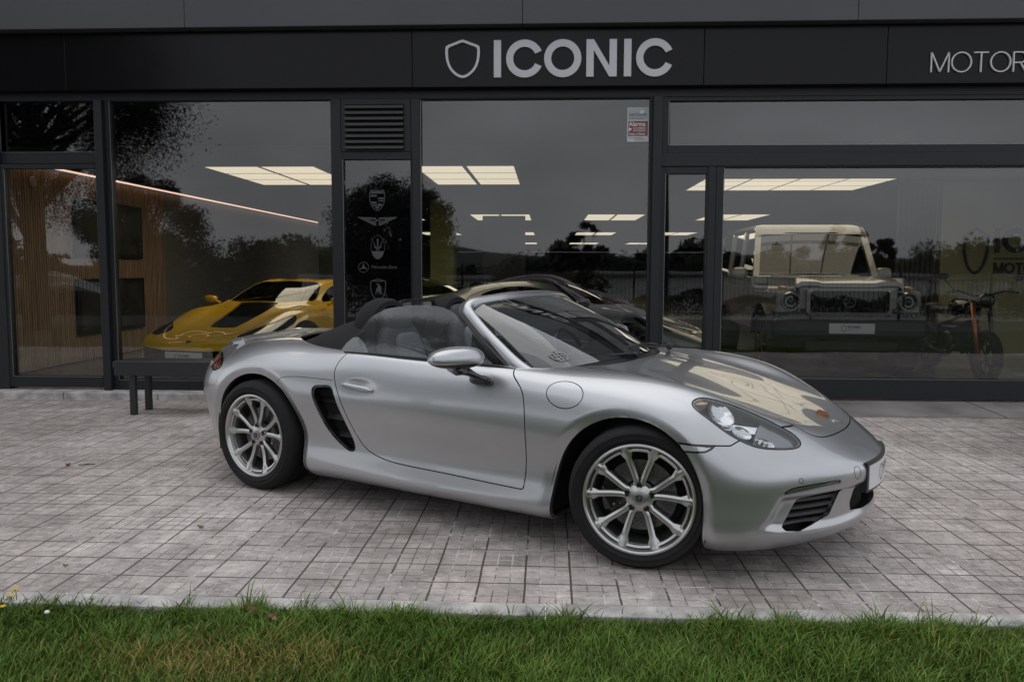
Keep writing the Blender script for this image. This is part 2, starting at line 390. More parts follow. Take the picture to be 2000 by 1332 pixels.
def grass_ground():
    m, t, b = node_mat('lawn_soil'); tc = t.nodes.new('ShaderNodeTexCoord'); n = t.nodes.new('ShaderNodeTexNoise'); n.inputs['Scale'].default_value = 4; n.inputs['Detail'].default_value = 8
    r = t.nodes.new('ShaderNodeValToRGB'); r.color_ramp.elements[0].color = (.010, .022, .004, 1); r.color_ramp.elements[0].position = .35; r.color_ramp.elements[1].color = (.035, .060, .012, 1); r.color_ramp.elements[1].position = .65
    t.links.new(tc.outputs['Object'], n.inputs[0]); t.links.new(n.outputs['Fac'], r.inputs[0]); t.links.new(r.outputs[0], b.inputs['Base Color']); b.inputs['Roughness'].default_value = .95
    return m
M_lawn = grass_ground()
# terrain: lawn by the kerb, verge, then falling land beyond the fence
G_ = []
for x in np.linspace(-700, 700, 57):
    row = []
    for y in (-1500, -700, -300, -120, -60, -40, -25, -15, -9, -6.6, -5, -2.6, -2.5, 0, 2.97):
        z = -.045 if y > -7 else -.045-5.5*min(1, (-7-y)/33)**1.2
        row.append((x, y, z))
    G_.append(row)
tag(MB().grid(G_, flip=False).build('terrain', M_lawn, smooth=True), kind='structure')
sheet('road', -60, 60, -6.3, -2.2, -.035, -.035, mat('road_asphalt', (.06, .06, .062), rough=.85, bump=(120, .4), var=(3, .2)))
k = MB()
for i in range(60):
    x0 = -30+i*1.0; k.box(x0+.0015, x0+.9985, 2.962, 3.066, -.12, .004+.0015*math.sin(i*1.7), .004)
tag(k.build('kerb', M_conc), kind='structure')
k = MB(); 
for i in range(29): k.box(-28+i*1.0+.004, -27+i*1.0-.004, 7.74+.0, 7.86, -.05, .078, .008)
k.box(-28, 1.0, 7.865, 8.6, -.05, .074)
tag(k.build('doorstep_kerb', M_conc), kind='structure')
k = MB()
for i in range(9):
    x0 = 1.0+i*1.62; V = [(x0+.004, 7.285, .012), (x0+1.612, 7.285, .012), (x0+1.612, 8.6, .070), (x0+.004, 8.6, .070), (x0+.004, 7.285, -.03), (x0+1.612, 7.285, -.03)]
    k.add(V, [(0, 1, 2, 3), (4, 5, 1, 0)])
tag(k.build('entrance_slab', M_slab), kind='structure')

# ---------------------------------------------------------------- the showroom building
M_frame = mat("anthracite_frame", (.013, .0145, .0175), spec=.35, rough=.45, bump=(400, .1))
M_fascia = mat('fascia_black', (.004, .004, .0045), rough=.22, spec=.20, bump=(1.6, .5, 3))
M_band = mat('cornice_grey', (.060, .061, .067), rough=.5, bump=(3, .1), var=(.8, .08))
M_pane = glass_mat('shop_glass', (.62, .64, .62), gain=2.9, rough=.018, warp=.0012)
M_letter = mat('sign_aluminium', (.50, .50, .515), rough=.45, metal=.2)
bl = empty('showroom', (0, D, 0)); tag(bl, 'black-fronted car showroom with tall dark glass panes and a grey band above its fascia', 'building')
def bb(name, m, par, *a, b=.004, **k): return MB().box(*a, b).build(name, m, par, **k)
XL, XR = -10.5, 10.5
f = MB(); xs = [XL, -4.9, -1.360, 1.513, 3.264, 7.2, XR]
for a, c in zip(xs[:-1], xs[1:]): f.box(a+.002, c-.002, -.10, .30, 3.160, 3.718, .003)
f.build('fascia', M_fascia, bl)
f = MB(); xs = [XL, -3.6, -.26, 2.93, 6.1, XR]
for a, c in zip(xs[:-1], xs[1:]): f.box(a+.002, c-.002, -.22, .30, 3.726, 5.6, .004)
f.build('cornice', M_band, bl)
bb('roof', M_frame, bl, XL, XR, .30, 52, 3.4, 5.5)
bb('head_beam', M_frame, bl, XL, XR, .02, .28, 3.078, 3.158, b=0)
# vertical posts: (x0, x1, y0, z0, z1)
for nm, x0, x1, y0, z0, z1 in (('post', -4.665, -4.585, -.04, .075, 3.076), ('post', -2.205, -2.112, .0, .075, 3.076), ('post', -1.395, -1.305, .0, .075, 3.076), ('post', 1.040, 1.130, -.04, .06, 3.076),
                               ('post', 1.600, 1.676, -.01, .06, 2.389), ('post', -6.0, -5.70, -.02, .075, 3.076), ('post', 5.6, 5.72, -.01, .06, 3.076), ('post', XL, XL+.2, -.02, .07, 3.076), ('post', XR-.2, XR, -.02, .07, 3.076)):
    bb(nm, M_frame, bl, x0, x1, y0, .12, z0, z1)
def window(name, x0, x1, z0, z1, fr, y=.05, label=None, inner=None):
    """frame ring with a pane; opening is x0..x1, z0..z1, fr = (left, right, bottom, top) widths"""
    l, r, bt, tp = fr; m = MB()
    m.box(x0-l, x0, y-.03, y+.05, z0-bt, z1+tp, .003); m.box(x1, x1+r, y-.03, y+.05, z0-bt, z1+tp, .003)
    if bt: m.box(x0, x1, y-.03, y+.05, z0-bt, z0, .003)
    if tp: m.box(x0, x1, y-.03, y+.05, z1, z1+tp, .003)
    w = m.build(name, M_frame, bl)
    MB().box(x0-.006, x1+.006, y+.008, y+.014, z0-.006, z1+.006).build('pane', M_pane, w) if False else obj('pane', [(x0-.004, y+.01, z0-.004), (x1+.004, y+.01, z0-.004), (x1+.004, y+.01, z1+.004), (x0-.004, y+.01, z1+.004)], [(0, 1, 2, 3)], M_pane, w)
    # thin bright glazing bead
    bd = MB(); e = .006
    bd.box(x0, x0+e, y-.036, y-.031, z0, z1); bd.box(x0, x1, y-.036, y-.031, z0, z0+e)
    bd.build('glazing_bead', mat_get0('bead', (.16, .165, .17), .35, .6), w)
    return w
def mat_get0(n, *a): return bpy.data.materials.get(n) or mat(n, *a)
window('window', -5.70, -4.665, 2.552, 3.076, (0, 0, .115, 0))
dr = window('door', -5.66, -4.685, .21, 2.385, (.06, .02, .11, .045), y=.02)
bb('door_handle', M_frame, dr, -5.62, -5.60, -.07, -.05, .9, 1.4)
window('window', -4.530, -2.222, .175, 3.070, (.055, .02, .10, .01), y=.05)
C = window('window', -2.098, -1.402, .175, 2.468, (.02, .02, .10, .075), y=.03)
window('window', -1.300, 1.012, .175, 3.065, (.01, .03, .10, .01), y=.05)
window('window', 1.196, 5.60, 2.598, 3.035, (.06, .02, .075, .04), y=.05)
bb('transom', M_frame, bl, 1.130, 5.6, -.012, .10, 2.389, 2.523)
dr = window('door', 1.172, 1.585, .175, 2.316, (.045, .020, .11, .070), y=.03)
window('window', 1.752, 5.60, .262, 2.375, (.074, .02, .20, .014), y=.03)
bb('blind_box', mat_get0('blind_brown', (.035, .03, .026), .6), bl, 1.76, 5.6, .11, .24, 2.290, 2.38)
window('window', 5.76, XR-.2, .262, 3.05, (.05, .02, .20, .02), y=.05)
window('window', XL+.2, -6.05, .21, 3.05, (.05, .02, .12, .02), y=.05)
# louvred vent above the narrow pane
lv = bb('louvre_panel', M_frame, bl, -2.110, -1.397, .0, .02, 2.545, 3.074)
m = MB(); m.box(-2.065, -1.462, -.004, -.001, 2.560, 3.020); m.build('louvre_void', mat_get0('void', (.003, .003, .003), .9), lv)
for i in range(8):
    z = 2.568+i*.0575
    V = [(-2.062, -.010, z), (-1.465, -.010, z), (-1.465, -.040, z+.003), (-2.062, -.040, z+.003), (-2.062, -.032, z+.030), (-1.465, -.032, z+.030), (-2.062, -.004, z+.034), (-1.465, -.004, z+.034)]
    MB().add(V, [(0, 1, 2, 3), (3, 2, 5, 4), (4, 5, 7, 6), (0, 3, 4, 6), (1, 7, 5, 2)]).build('louvre_blade', mat_get0('blade', (.010, .010, .011), .40, .0), lv)

# letters as plain shapes, unit cap height
def arc_ring(cx, cy, r0, r1, a0, a1, n=40, full=False, ch=0.):
    a = np.linspace(a0, a1, n+1); V = [(cx+r1*math.cos(t), cy+r1*math.sin(t)) for t in a]+[(cx+r0*math.cos(t), cy+r0*math.sin(t)) for t in a]
    return V, [(i, i+1, n+1+i+1, n+1+i) for i in range(n)]
def glyph(c, w):
    """(list of (V2, F)), advance"""
    if c == 'I': return [([(0, 0), (w, 0), (w, 1), (0, 1)], [(0, 1, 2, 3)])], w
    if c == 'O': return [arc_ring(.493, .5, .510-w*.97, .510, 0, 2*math.pi, 48)], .986
    if c == 'C':
        V, F = arc_ring(.50, .5, .510-w*.97, .510, R(24), R(336), 44)
        return [(V, F)], .955
    if c == 'N': return [([(0, 0), (w, 0), (w, 1-w*1.45), (w, 1), (0, 1)], [(0, 1, 2, 3, 4)]), ([(.83-w, 0), (.83, 0), (.83, 1), (.83-w, 1), (.83-w, w*1.45)], [(0, 1, 2, 3, 4)]), ([(w, 1), (w, 1-w*1.45), (.83-w, 0), (.83-w, w*1.45)], [(0, 1, 2, 3)])], .83
    def seg(p, q, t=w):
        p = np.array(p, float); q = np.array(q, float); d = (q-p)/np.linalg.norm(q-p); n = np.array([-d[1], d[0]])*t/2
        return [tuple(p+n), tuple(p-n), tuple(q-n), tuple(q+n)], [(0, 1, 2, 3)]
    if c == 'M': return [seg((w/2, 0), (w/2, 1)), seg((w/2, 1), (.46, .03)), seg((.46, .03), (.92-w/2, 1)), seg((.92-w/2, 1), (.92-w/2, 0))], .92
    if c == 'T': return [seg((0, 1-w/2), (.72, 1-w/2)), seg((.36, 0), (.36, 1-w))], .72
    if c == 'R': return [seg((w/2, 0), (w/2, 1)), seg((w, 1-w/2), (.38, 1-w/2)), seg((w, .46), (.38, .46)), arc_ring(.38, .73-w/4, .27-w*.75, .27+w/4, -math.pi/2, math.pi/2, 18), seg((.36, .46), (.66, 0))], .68
    if c == 'G': return [arc_ring(.50, .5, .5-w, .5, R(32), R(350), 40), seg((.5, .44), (.98, .44))], .99
    if c == 'A': return [seg((w/2, 0), (.45, 1)), seg((.45, 1), (.9-w/2, 0)), seg((.2, .32), (.7, .32))], .9
    if c == 'L': return [seg((w/2, 0), (w/2, 1)), seg((0, w/2), (.5, w/2))], .52
    if c == 'E': return [seg((w/2, 0), (w/2, 1)), seg((0, w/2), (.55, w/2)), seg((0, .5), (.5, .5)), seg((0, 1-w/2), (.55, 1-w/2))], .56
    if c == 'Y': return [seg((.4, 0), (.4, .5)), seg((.4, .5), (0, 1)), seg((.4, .5), (.8, 1))], .8
    if c == 'S': return [arc_ring(.30, .74, .26-w, .26, R(20), R(265), 18), arc_ring(.30, .26, .26-w, .26, R(-160), R(95), 18)], .6
    return [], .4
def word(txt, x, y, h, w, gap, place, depth=None):
    """letters laid out from x, y with cap height h; place maps (a, b, k) to 3-D with k = 0 front or 1 back"""
    out = []; gaps = gap if isinstance(gap, (list, tuple)) else [gap]*len(txt)
    for c, g in zip(txt, gaps):
        S_, adv = glyph(c, w); m = MB()
        for V, F in S_:
            P = [(x+a*h, y+b*h) for a, b in V]; n = len(P)
            m.add([place(a, b, 0) for a, b in P], F)
            if depth:
                m.add([place(a, b, 1) for a, b in P], [t[::-1] for t in F])
                from collections import Counter
                ed = {}
                for t in F:
                    for i in range(len(t)): ed[(t[i], t[(i+1) % len(t)])] = 1
                m.add([place(a, b, k_) for k_ in (0, 1) for a, b in P], [(i, j, n+j, n+i) for (i, j) in ed if (j, i) not in ed])
        out.append((c, m)); x += (adv+g)*h
    return out, x
def shield_out(w, h, n=14):
    C_ = [tuple(q) for q in curve([(.5, .27), (.492, .05), (.43, -.17), (.28, -.37), (.07, -.49), (0, -.5)], n)]
    R_ = [(0, .5), (.05, .49), (.43, .36), (.485, .325)]+C_
    return [(x*w, y*h) for x, y in R_]+[(-x*w, y*h) for x, y in R_[-2:0:-1]]
def ring(poly, t, scale=None):
    P = np.array(poly, float); w, h = np.ptp(P, axis=0); c = P.mean(0)*0
    Q = P*np.array([1-2*t/w, 1-2*t/h]); n = len(P)
    return [tuple(v) for v in P]+[tuple(v) for v in Q], [(i, (i+1) % n, n+(i+1) % n, n+i) for i in range(n)]

sg = empty('shop_sign', (0, D-.10, 0)); tag(sg, 'raised pale ICONIC lettering with a shield outline fixed to the black fascia', 'sign')
pl = lambda a, b, k: (a*.985, -.022 if k == 0 else -.001, 1.356+(b-1.356)*.985)
sc_ = 1.084
V, F = ring(shield_out(.347, .375), .026); cx, cz = -.867, 3.457
m = MB(); n = len(V)//2
m.add([pl(a+cx, b+cz, 0) for a, b in V], F); m.add([pl(a+cx, b+cz, k) for k in (0, 1) for a, b in V], [(i, (i+1) % n, 2*n+(i+1) % n, 2*n+i) for i in range(n)]+[(n+i, 3*n+i, 3*n+(i+1) % n, n+(i+1) % n) for i in range(n)])
m.build('shield_outline', M_letter, sg)
ls, _ = word('ICONIC', -.553, 3.273, .363, .20, [.150, .098, .155, .196, .140, 0], pl, depth=True)
for c, m in ls: m.build('letter', M_letter, sg)
sg2 = empty('side_sign', (0, D-.10, 0)); tag(sg2, 'thin white MOTOR lettering at the right end of the black fascia', 'sign')
ls, _ = word('MOTOR GALLERY', 3.725, 3.288, .192, .055, [.115]*13, pl, depth=True)
for c, m in ls:
    if m.V: m.build('letter', mat_get0('thin_letter', (.62, .62, .63), .4), sg2)

# alarm notice stuck on the glass
al = empty('alarm_sticker', (0, D+.05, 0)); tag(al, 'white and red alarm notice stuck to the top right corner of the middle window', 'sticker')
sx0, sx1, sz0, sz1 = .788, 1.004, 2.640, 2.978
MB().box(sx0, sx1, -.006, .006, sz0, sz1).build('paper', mat_get0('sticker_white', (.50, .53, .53), .5), al)
MB().box(sx0+.010, sx1-.010, -.008, -.006, sz0+.058, sz0+.205).build('red_panel', mat_get0('sticker_red', (.20, .05, .06), .5), al)
MB().box(sx0+.010, sx1-.010, -.008, -.006, sz0+.218, sz1-.010).build('grey_panel', mat_get0('sticker_grey', (.36, .39, .39), .5), al)
RX = (R(90), 0, 0); M_tw = mat_get0('sticker_text', (.62, .60, .60), .5); M_td = mat_get0('sticker_dark', (.08, .12, .12), .5)
text_obj('brand_text', 'verisure', .060, M_td, al, (sx0+.014, -.0095, sz0+.252), RX, .001, xs=.90)
text_obj('small_text', 'Securitas Direct Seguridad', .018, M_td, al, (sx0+.016, -.0095, sz0+.228), RX, .001, xs=.78)
text_obj('alarm_text', 'Alarma', .062, M_tw, al, (sx0+.015, -.0095, sz0+.155), RX, .001, bold=.0012, xs=.93)
text_obj('small_text', 'con grabaci\u00f3n', .026, M_tw, al, (sx0+.062, -.0095, sz0+.128), RX, .001, bold=.0005, xs=.85)
text_obj('small_text', 'de im\u00e1genes', .026, M_tw, al, (sx0+.062, -.0095, sz0+.104), RX, .001, bold=.0005, xs=.95)
text_obj('small_text', 'Aviso a Polic\u00eda', .030, M_tw, al, (sx0+.018, -.0095, sz0+.068), RX, .001, bold=.0005, xs=.93)
MB().prism([(sx0+.014, sz0+.100), (sx0+.052, sz0+.126), (sx0+.016, sz0+.142)], -.0095, -.008).build('arrow_mark', M_tw, al)
MB().prism([(sx1-.068+.024*math.cos(t)*(1 if math.sin(t) > 0 else .7), sz0+.292+.020*math.sin(t)) for t in np.linspace(0, 2*math.pi, 17)[:-1]], -.0095, -.008).build('swirl_mark', M_tw, al)
text_obj('small_text', 'CRA   Central receptora', .017, M_td, al, (sx0+.016, -.0095, sz0+.036), RX, .001, xs=.82)
text_obj('small_text', 'Tel. 902 195 195', .017, M_td, al, (sx0+.080, -.0095, sz0+.016), RX, .001, xs=.82)

# ---- etched marque badges on the narrow pane
M_etch = mat('etched_film', (.055, .058, .057), rough=.6)
bb('backing_panel', mat('pane_backing', (.004, .004, .004), rough=.8, spec=0), C, -2.10, -1.40, .09, .11, .17, 2.47, b=0)
yb = D+.030
def flat(par, name, shapes, cx, cz, m=M_etch):
    b = MB()
    for V, F in shapes: b.add([(a+cx, 0, c_+cz) for a, c_ in V], F)
    return b.build(name, m, par)
def rect(x0, x1, z0, z1): return [(x0, z0), (x1, z0), (x1, z1), (x0, z1)], [(0, 1, 2, 3)]
def poly(*P): return list(P), [tuple(range(len(P)))]
def badge(name, label, x, z):
    e = empty(name, (x, yb, z)); return tag(e, label, 'window badge', 'marque badges on the narrow pane')
cxb = -1.752
e = badge('window_badge', 'pale etched crest with quartered stripes, topmost badge on the narrow dark pane', cxb, 2.065)
so = shield_out(.165, .225); so = [(x, min(z, .100)) for x, z in so]
flat(e, 'crest_outline', [ring(so, .007)], 0, 0)
flat(e, 'crest_field', [rect(-.072, .072, .062, .098), rect(-.070, -.004, .030, .050), rect(.008, .070, .004, .022), rect(.010, .066, -.018, -.006), rect(-.062, -.006, -.040, -.020), rect(-.055, -.002, -.062, -.050), rect(.004, .048, -.066, -.040), poly((-.03, -.07), (.03, -.07), (0, -.098))], 0, 0)
e = badge('window_badge', 'pale etched spread-wings badge below the crest on the narrow pane', cxb, 1.842)
w = []
for s in (-1, 1):
    for i in range(8):
        a = .012+i*.012; b_ = .205-i*.022; zz = .042-i*.0105
        q = [(s*.012, zz-.001), (s*b_, zz+.002*0+(.003 if i else .006)), (s*(b_-.012), zz-.0065), (s*.012, zz-.008)]
        w.append((q if s > 0 else q[::-1], [(0, 1, 2, 3)]))
w.append(rect(-.075, .075, .006, .022)); flat(e, 'wings', w, 0, 0)
e = badge('window_badge', 'pale etched oval badge with a trident, middle of the narrow pane', cxb, 1.580)
ov = [(.072*math.cos(t), .125*math.sin(t)) for t in np.linspace(0, 2*math.pi, 41)[:-1]]
lowp = [(x, z) for x, z in ov if z < -.038]; lowp = [(.065, -.040)]+[(.072*math.cos(t), .125*math.sin(t)) for t in np.linspace(R(-22), R(-158), 16)]+[(-.065, -.040)]
flat(e, 'oval_rim', [ring(ov, .0035)], 0, 0); flat(e, 'oval_base', [poly(*lowp)], 0, 0)
flat(e, 'trident', [rect(-.006, .006, -.038, .070), poly((-.011, .065), (.011, .065), (0, .100)), rect(-.040, .040, -.002, .010), poly((-.044, .060), (-.052, .075), (-.030, .004), (-.024, .010)), poly((.044, .060), (.024, .010), (.030, .004), (.052, .075)), poly((-.03, .0), (.03, .0), (.010, -.03), (-.010, -.03))], 0, 0)
e = badge('window_badge', 'pale etched ringed star with its name beside it, on the narrow pane', cxb, 1.375)
ci = [(.055*math.cos(t), .055*math.sin(t)) for t in np.linspace(0, 2*math.pi, 33)[:-1]]
stp = []
for k_ in range(3):
    a = math.pi/2+2*math.pi*k_/3; b_ = .32
    stp.append(poly((0, 0), (.012*math.cos(a-1.05), .012*math.sin(a-1.05)), (.050*math.cos(a), .050*math.sin(a)), (.012*math.cos(a+1.05), .012*math.sin(a+1.05))))
flat(e, 'star', [ring(ci, .005)]+stp, -.150, 0)
text_obj('name_text', 'Mercedes-Benz', .050, M_etch, e, (-.068, 0, -.013), RX, .0, xs=.86)
e = badge('window_badge', 'pale etched shield with a bull, lowest badge on the narrow pane', cxb, 1.150)
flat(e, 'shield_rim', [ring([(x, z if z < .1 else .1+(z-.1)*.4) for x, z in shield_out(.165, .24)], .008)], 0, 0)
flat(e, 'bull', [poly((-.03, -.055), (-.022, -.055), (-.012, -.01), (-.018, .01)), poly((-.022, .0), (-.010, -.028), (.006, -.028), (.030, -.055), (.036, -.052), (.030, -.01), (.034, .02), (.010, .052), (-.012, .060), (-.020, .050), (.004, .040), (-.010, .018)), rect(-.05, .05, .078, .086)], 0, 0)

# bench-like rail before the left window
be = empty('bench', (0, 6.95, 0)); tag(be, 'low black metal bench standing on the paving before the left window', 'bench')
M_bm = mat('bench_black', (.020, .021, .023), rough=.4)
bb('seat', M_bm, be, -4.0, -2.2, -.02, .32, .44, .50, b=.008)
bb('apron', M_bm, be, -3.985, -2.2, -.022, -.004, .372, .505, b=.004)
for x in (-3.86, -2.36):
    for y in (0.0, .27): bb('leg', M_bm, be, x, x+.055, y, y+.05, 0, .44, b=.004)

# ---------------------------------------------------------------- inside the showroom
M_floor = mat('showroom_floor', (.10, .10, .10), rough=.25)
M_ceil = mat('ceiling_paint', (.012, .012, .013), rough=.9, spec=.1)
M_wallp = mat('wall_paint', (.30, .29, .20), rough=.9)
def wall(name, x0, x1, y0, y1, z0, z1, m, **k): return tag(MB().box(x0, x1, y0, y1, z0, z1).build(name, m), kind='structure', **k)
wall('showroom_floor', -10.4, 14, D+.13, 60, .0, .070, M_floor)
wall('ceiling', -10.4, 14, D+.42, 60, 2.70, 2.9, M_ceil)
wall('ceiling_bulkhead', -10.4, 14, D+.30, D+.418, 2.68, 3.17, mat('bulkhead_dark', (.004, .004, .004), rough=.9, spec=0))
wall('back_wall', -10.4, 14, 60, 60.2, 0, 2.695, M_wallp)
wall('right_wall', 13.9, 14.1, D+.45, 60, 0, 2.695, M_wallp)
def slat_mat():
    m, t, b = node_mat('slat_oak'); tc = t.nodes.new('ShaderNodeTexCoord'); n = t.nodes.new('ShaderNodeTexNoise'); n.inputs['Scale'].default_value = 3; n.inputs['Detail'].default_value = 6
    mp_ = t.nodes.new('ShaderNodeMapping'); mp_.inputs['Scale'].default_value = (1, 6, .5); r = t.nodes.new('ShaderNodeValToRGB')
    r.color_ramp.elements[0].color = (.27, .175, .11, 1); r.color_ramp.elements[0].position = .3; r.color_ramp.elements[1].color = (.50, .36, .245, 1); r.color_ramp.elements[1].position = .7
    t.links.new(tc.outputs['Object'], mp_.inputs[0]); t.links.new(mp_.outputs[0], n.inputs[0]); t.links.new(n.outputs['Fac'], r.inputs[0]); t.links.new(r.outputs[0], b.inputs['Base Color']); b.inputs['Roughness'].default_value = .55
    return m
M_slat = slat_mat()
SWX = -6.42
sw = empty('slat_wall', (SWX, 0, 0)); tag(sw, 'oak slat wall cladding running back from the glass door on the left', 'wall panel')
bb('backing', mat_get0('slat_felt', (.02, .015, .012), .9), sw, -.20, 0, D+.44, 12.8, .07, 2.60, b=0)
m = MB(); y = D+.46
while y < 12.75: m.box(0, .018, y, y+.030, .09, 2.595); y += .046
m.build('slats', M_slat, sw)
wall('left_wall', SWX-.22, SWX+.0, 12.8, 60, 0, 2.60, mat('left_wall_paint', (.20, .20, .195), rough=.9))
def emis(name, col, s):
    m, t, b = node_mat(name); b.inputs['Base Color'].default_value = (.8, .8, .8, 1); b.inputs['Emission Color'].default_value = (*col, 1); b.inputs['Emission Strength'].default_value = s; return m
M_led = emis('led_warm', (1, .60, .47), 1.8); M_panel = emis('light_panel', (1, .86, .66), 1.12)
ls_ = empty('led_strip', (SWX, 0, 2.64)); tag(ls_, 'warm glowing strip light along the top of the slatted left wall', 'strip light')
bb('profile', M_frame, ls_, -.20, .10, D+.45, 36, .004, .054, b=0); MB().box(.035, .075, D+.45, 36, -.014, .003).build('light_bar', M_led, ls_)
lights = [(-5.95, -4.05, 13.4), (-2.28, -.59, 13.4), (3.02, 6.5, 14.6), (-2.5, -.6, 25.1), (1.28, 3.08, 25.1), (-2.6, -.68, 37.0), (1.37, 3.2, 37.0), (-2.75, -.75, 51.1), (1.47, 3.3, 51.1), (5.3, 7.2, 51.1), (-6.2, -4.4, 25.1), (5.2, 7.0, 25.1), (-6.2, -4.4, 37), (5.2, 7, 37)]
names_l = ['ceiling light panel above the yellow sports car', 'ceiling light panel nearest the glass in the middle window', 'wide four-column ceiling light panel above the square off-roader']
for i, (x0, x1, y0) in enumerate(lights):
    kk = .759; x0, x1, y0 = x0*kk, x1*kk, y0*kk
    if i == 2: x0, x1, y0 = 2.31, 5.04, 9.93
    lt = empty('ceiling_light', (x0, y0, 2.684))
    lab = names_l[i] if i < 3 else ['', '', '', 'second ceiling light panel back, left of the pair in the middle window', 'second ceiling light panel back, right of the pair in the middle window', 'third ceiling light panel back, left of the pair', 'third ceiling light panel back, right of the pair', 'farthest ceiling light panel, left of the row', 'farthest ceiling light panel, middle of the row', 'farthest ceiling light panel, right end of the row', 'second ceiling light panel back, behind the left window', 'second ceiling light panel back, behind the glass door', 'third ceiling light panel back, behind the left window', 'third ceiling light panel back, behind the glass door'][i]
    tag(lt, lab, 'ceiling light', 'gridded ceiling light panels inside the showroom')
    nx, ny = (4, 5) if i == 2 else (2, 3); w_ = x1-x0; g_ = .038 if i != 2 else .024; cw = (w_-(nx-1)*g_*1.6)/nx; dd = .735 if i != 2 else .685
    bb('frame', M_frame, lt, -.04, w_+.04, -.04, ny*dd+.02, .004, .014, b=0)
    for a in range(nx):
        for c in range(ny):
            x_ = a*(cw+g_*1.6); y_ = c*dd
            MB().box(x_, x_+cw, y_, y_+dd-.075, .0005, .0035).build('diffuser', M_panel, lt)
    if i < 5 or i in (10, 11):   # the light these panels throw down
        ld = bpy.data.lights.new('panel_light', 'AREA'); ld.shape = 'RECTANGLE'; ld.size = w_; ld.size_y = ny*dd; ld.energy = (26, 16, 17, 12, 12, 0, 0, 0, 0, 0, 10, 10)[i]; ld.color = (1, .86, .66)
        lo = bpy.data.objects.new('panel_light', ld); COL.objects.link(lo); lo.parent = lt; lo.location = (w_/2, ny*dd/2, -.02)
# pillars and partitions
def pillar(label, x0, x1, y0, y1, z1, m): 
    o = MB().box(x0, x1, y0, y1, .071, z1, .004).build('pillar', m); tag(o, label, 'pillar'); return o
M_ol = mat('olive_lit', (.30, .32, .12), rough=.8)  # warm interior light is put into this olive base colour
pillar('tall pillar coloured as if lit warm olive, behind the left edge of the middle window', -2.30, -1.84, 15.2, 15.7, 2.698, M_ol)
pillar('broad black partition standing behind the light panels in the middle window', -1.34, -.47, 16, 16.3, 2.45, mat_get0('partition_black', (.012, .012, .013), .5))
pillar('low black counter front at the back of the middle window', -1.6, .6, 17.2, 17.8, 1.3, mat_get0('counter_black', (.016, .016, .018), .5))
pillar('grey pillar left of the yellow sports car', -5.2, -4.75, 17.5, 18, 2.698, mat_get0('pillar_grey', (.20, .20, .19), .8))
for (y0, y1, z0, z1, lab) in ((10.26, 12.0, 1.65, 2.46, 'upper dark framed picture on the oak slat wall'), (10.26, 12.0, .59, 1.36, 'lower dark framed screen on the oak slat wall')):
    p_ = empty('wall_picture', (SWX+.02, 0, 0)); tag(p_, lab, 'picture')
    bb('frame', mat_get0('picture_frame', (.008, .008, .008), .3), p_, 0, .045, y0, y1, z0-.15, z1-.15, b=.006)
    bb('canvas', mat('canvas_dark', (.030, .028, .025), rough=.3, var=(2.5, .95)), p_, .045, .048, y0+.06, y1-.06, z0-.09, z1-.21, b=0)
# alarm siren on the slats
o = MB().blob((SWX+.05, 9.45, 2.42), (.035, .035, .065), (.6, .7), nu=16, nv=10).build('motion_sensor', mat_get0('sensor_white', (.6, .6, .55), .4), smooth=True); tag(o, 'small white motion sensor high on the oak slat wall', 'sensor')
# feature wall with the painted name
wl = empty('feature_wall', (0, 12.2, 0)); tag(wl, 'beige inner wall with a black painted shield and ICONIC MOTORS name behind the motorcycle', 'wall')
bb('wall_panel', mat('feature_beige', (.32, .29, .15), rough=.85), wl, 6.0, 13.85, 0, .2, .071, 2.695, b=0)
m = MB(); x = 5.35
while x < 5.98: m.box(x, x+.03, .02, .08, .075, 2.695); x += .075
m.build('slat_screen', mat_get0('screen_dark', (.03, .027, .022), .6), wl)
plw = lambda a, b, k: (a, -.012 if k == 0 else -.001, b)
M_wi = mat_get0('wall_black', (.006, .006, .006), .6)
V, F = ring(shield_out(.40, .72), .050); MB().add([plw(a+6.50, b+1.66, 0) for a, b in V], F).build('shield_mark', M_wi, wl)
for txt, x0, z0, h, g in (('ICONIC', 6.78, 1.635, .37, .13), ('MOTORS', 6.78, 1.325, .16, .06)):
    ls, _ = word(txt, x0, z0, h, .20, g, plw, depth=True)
    for c, m in ls: m.build('letter', M_wi, wl)
MB().box(6.78, 8.9, -.012, -.001, 1.535, 1.555).build('rule', M_wi, wl)

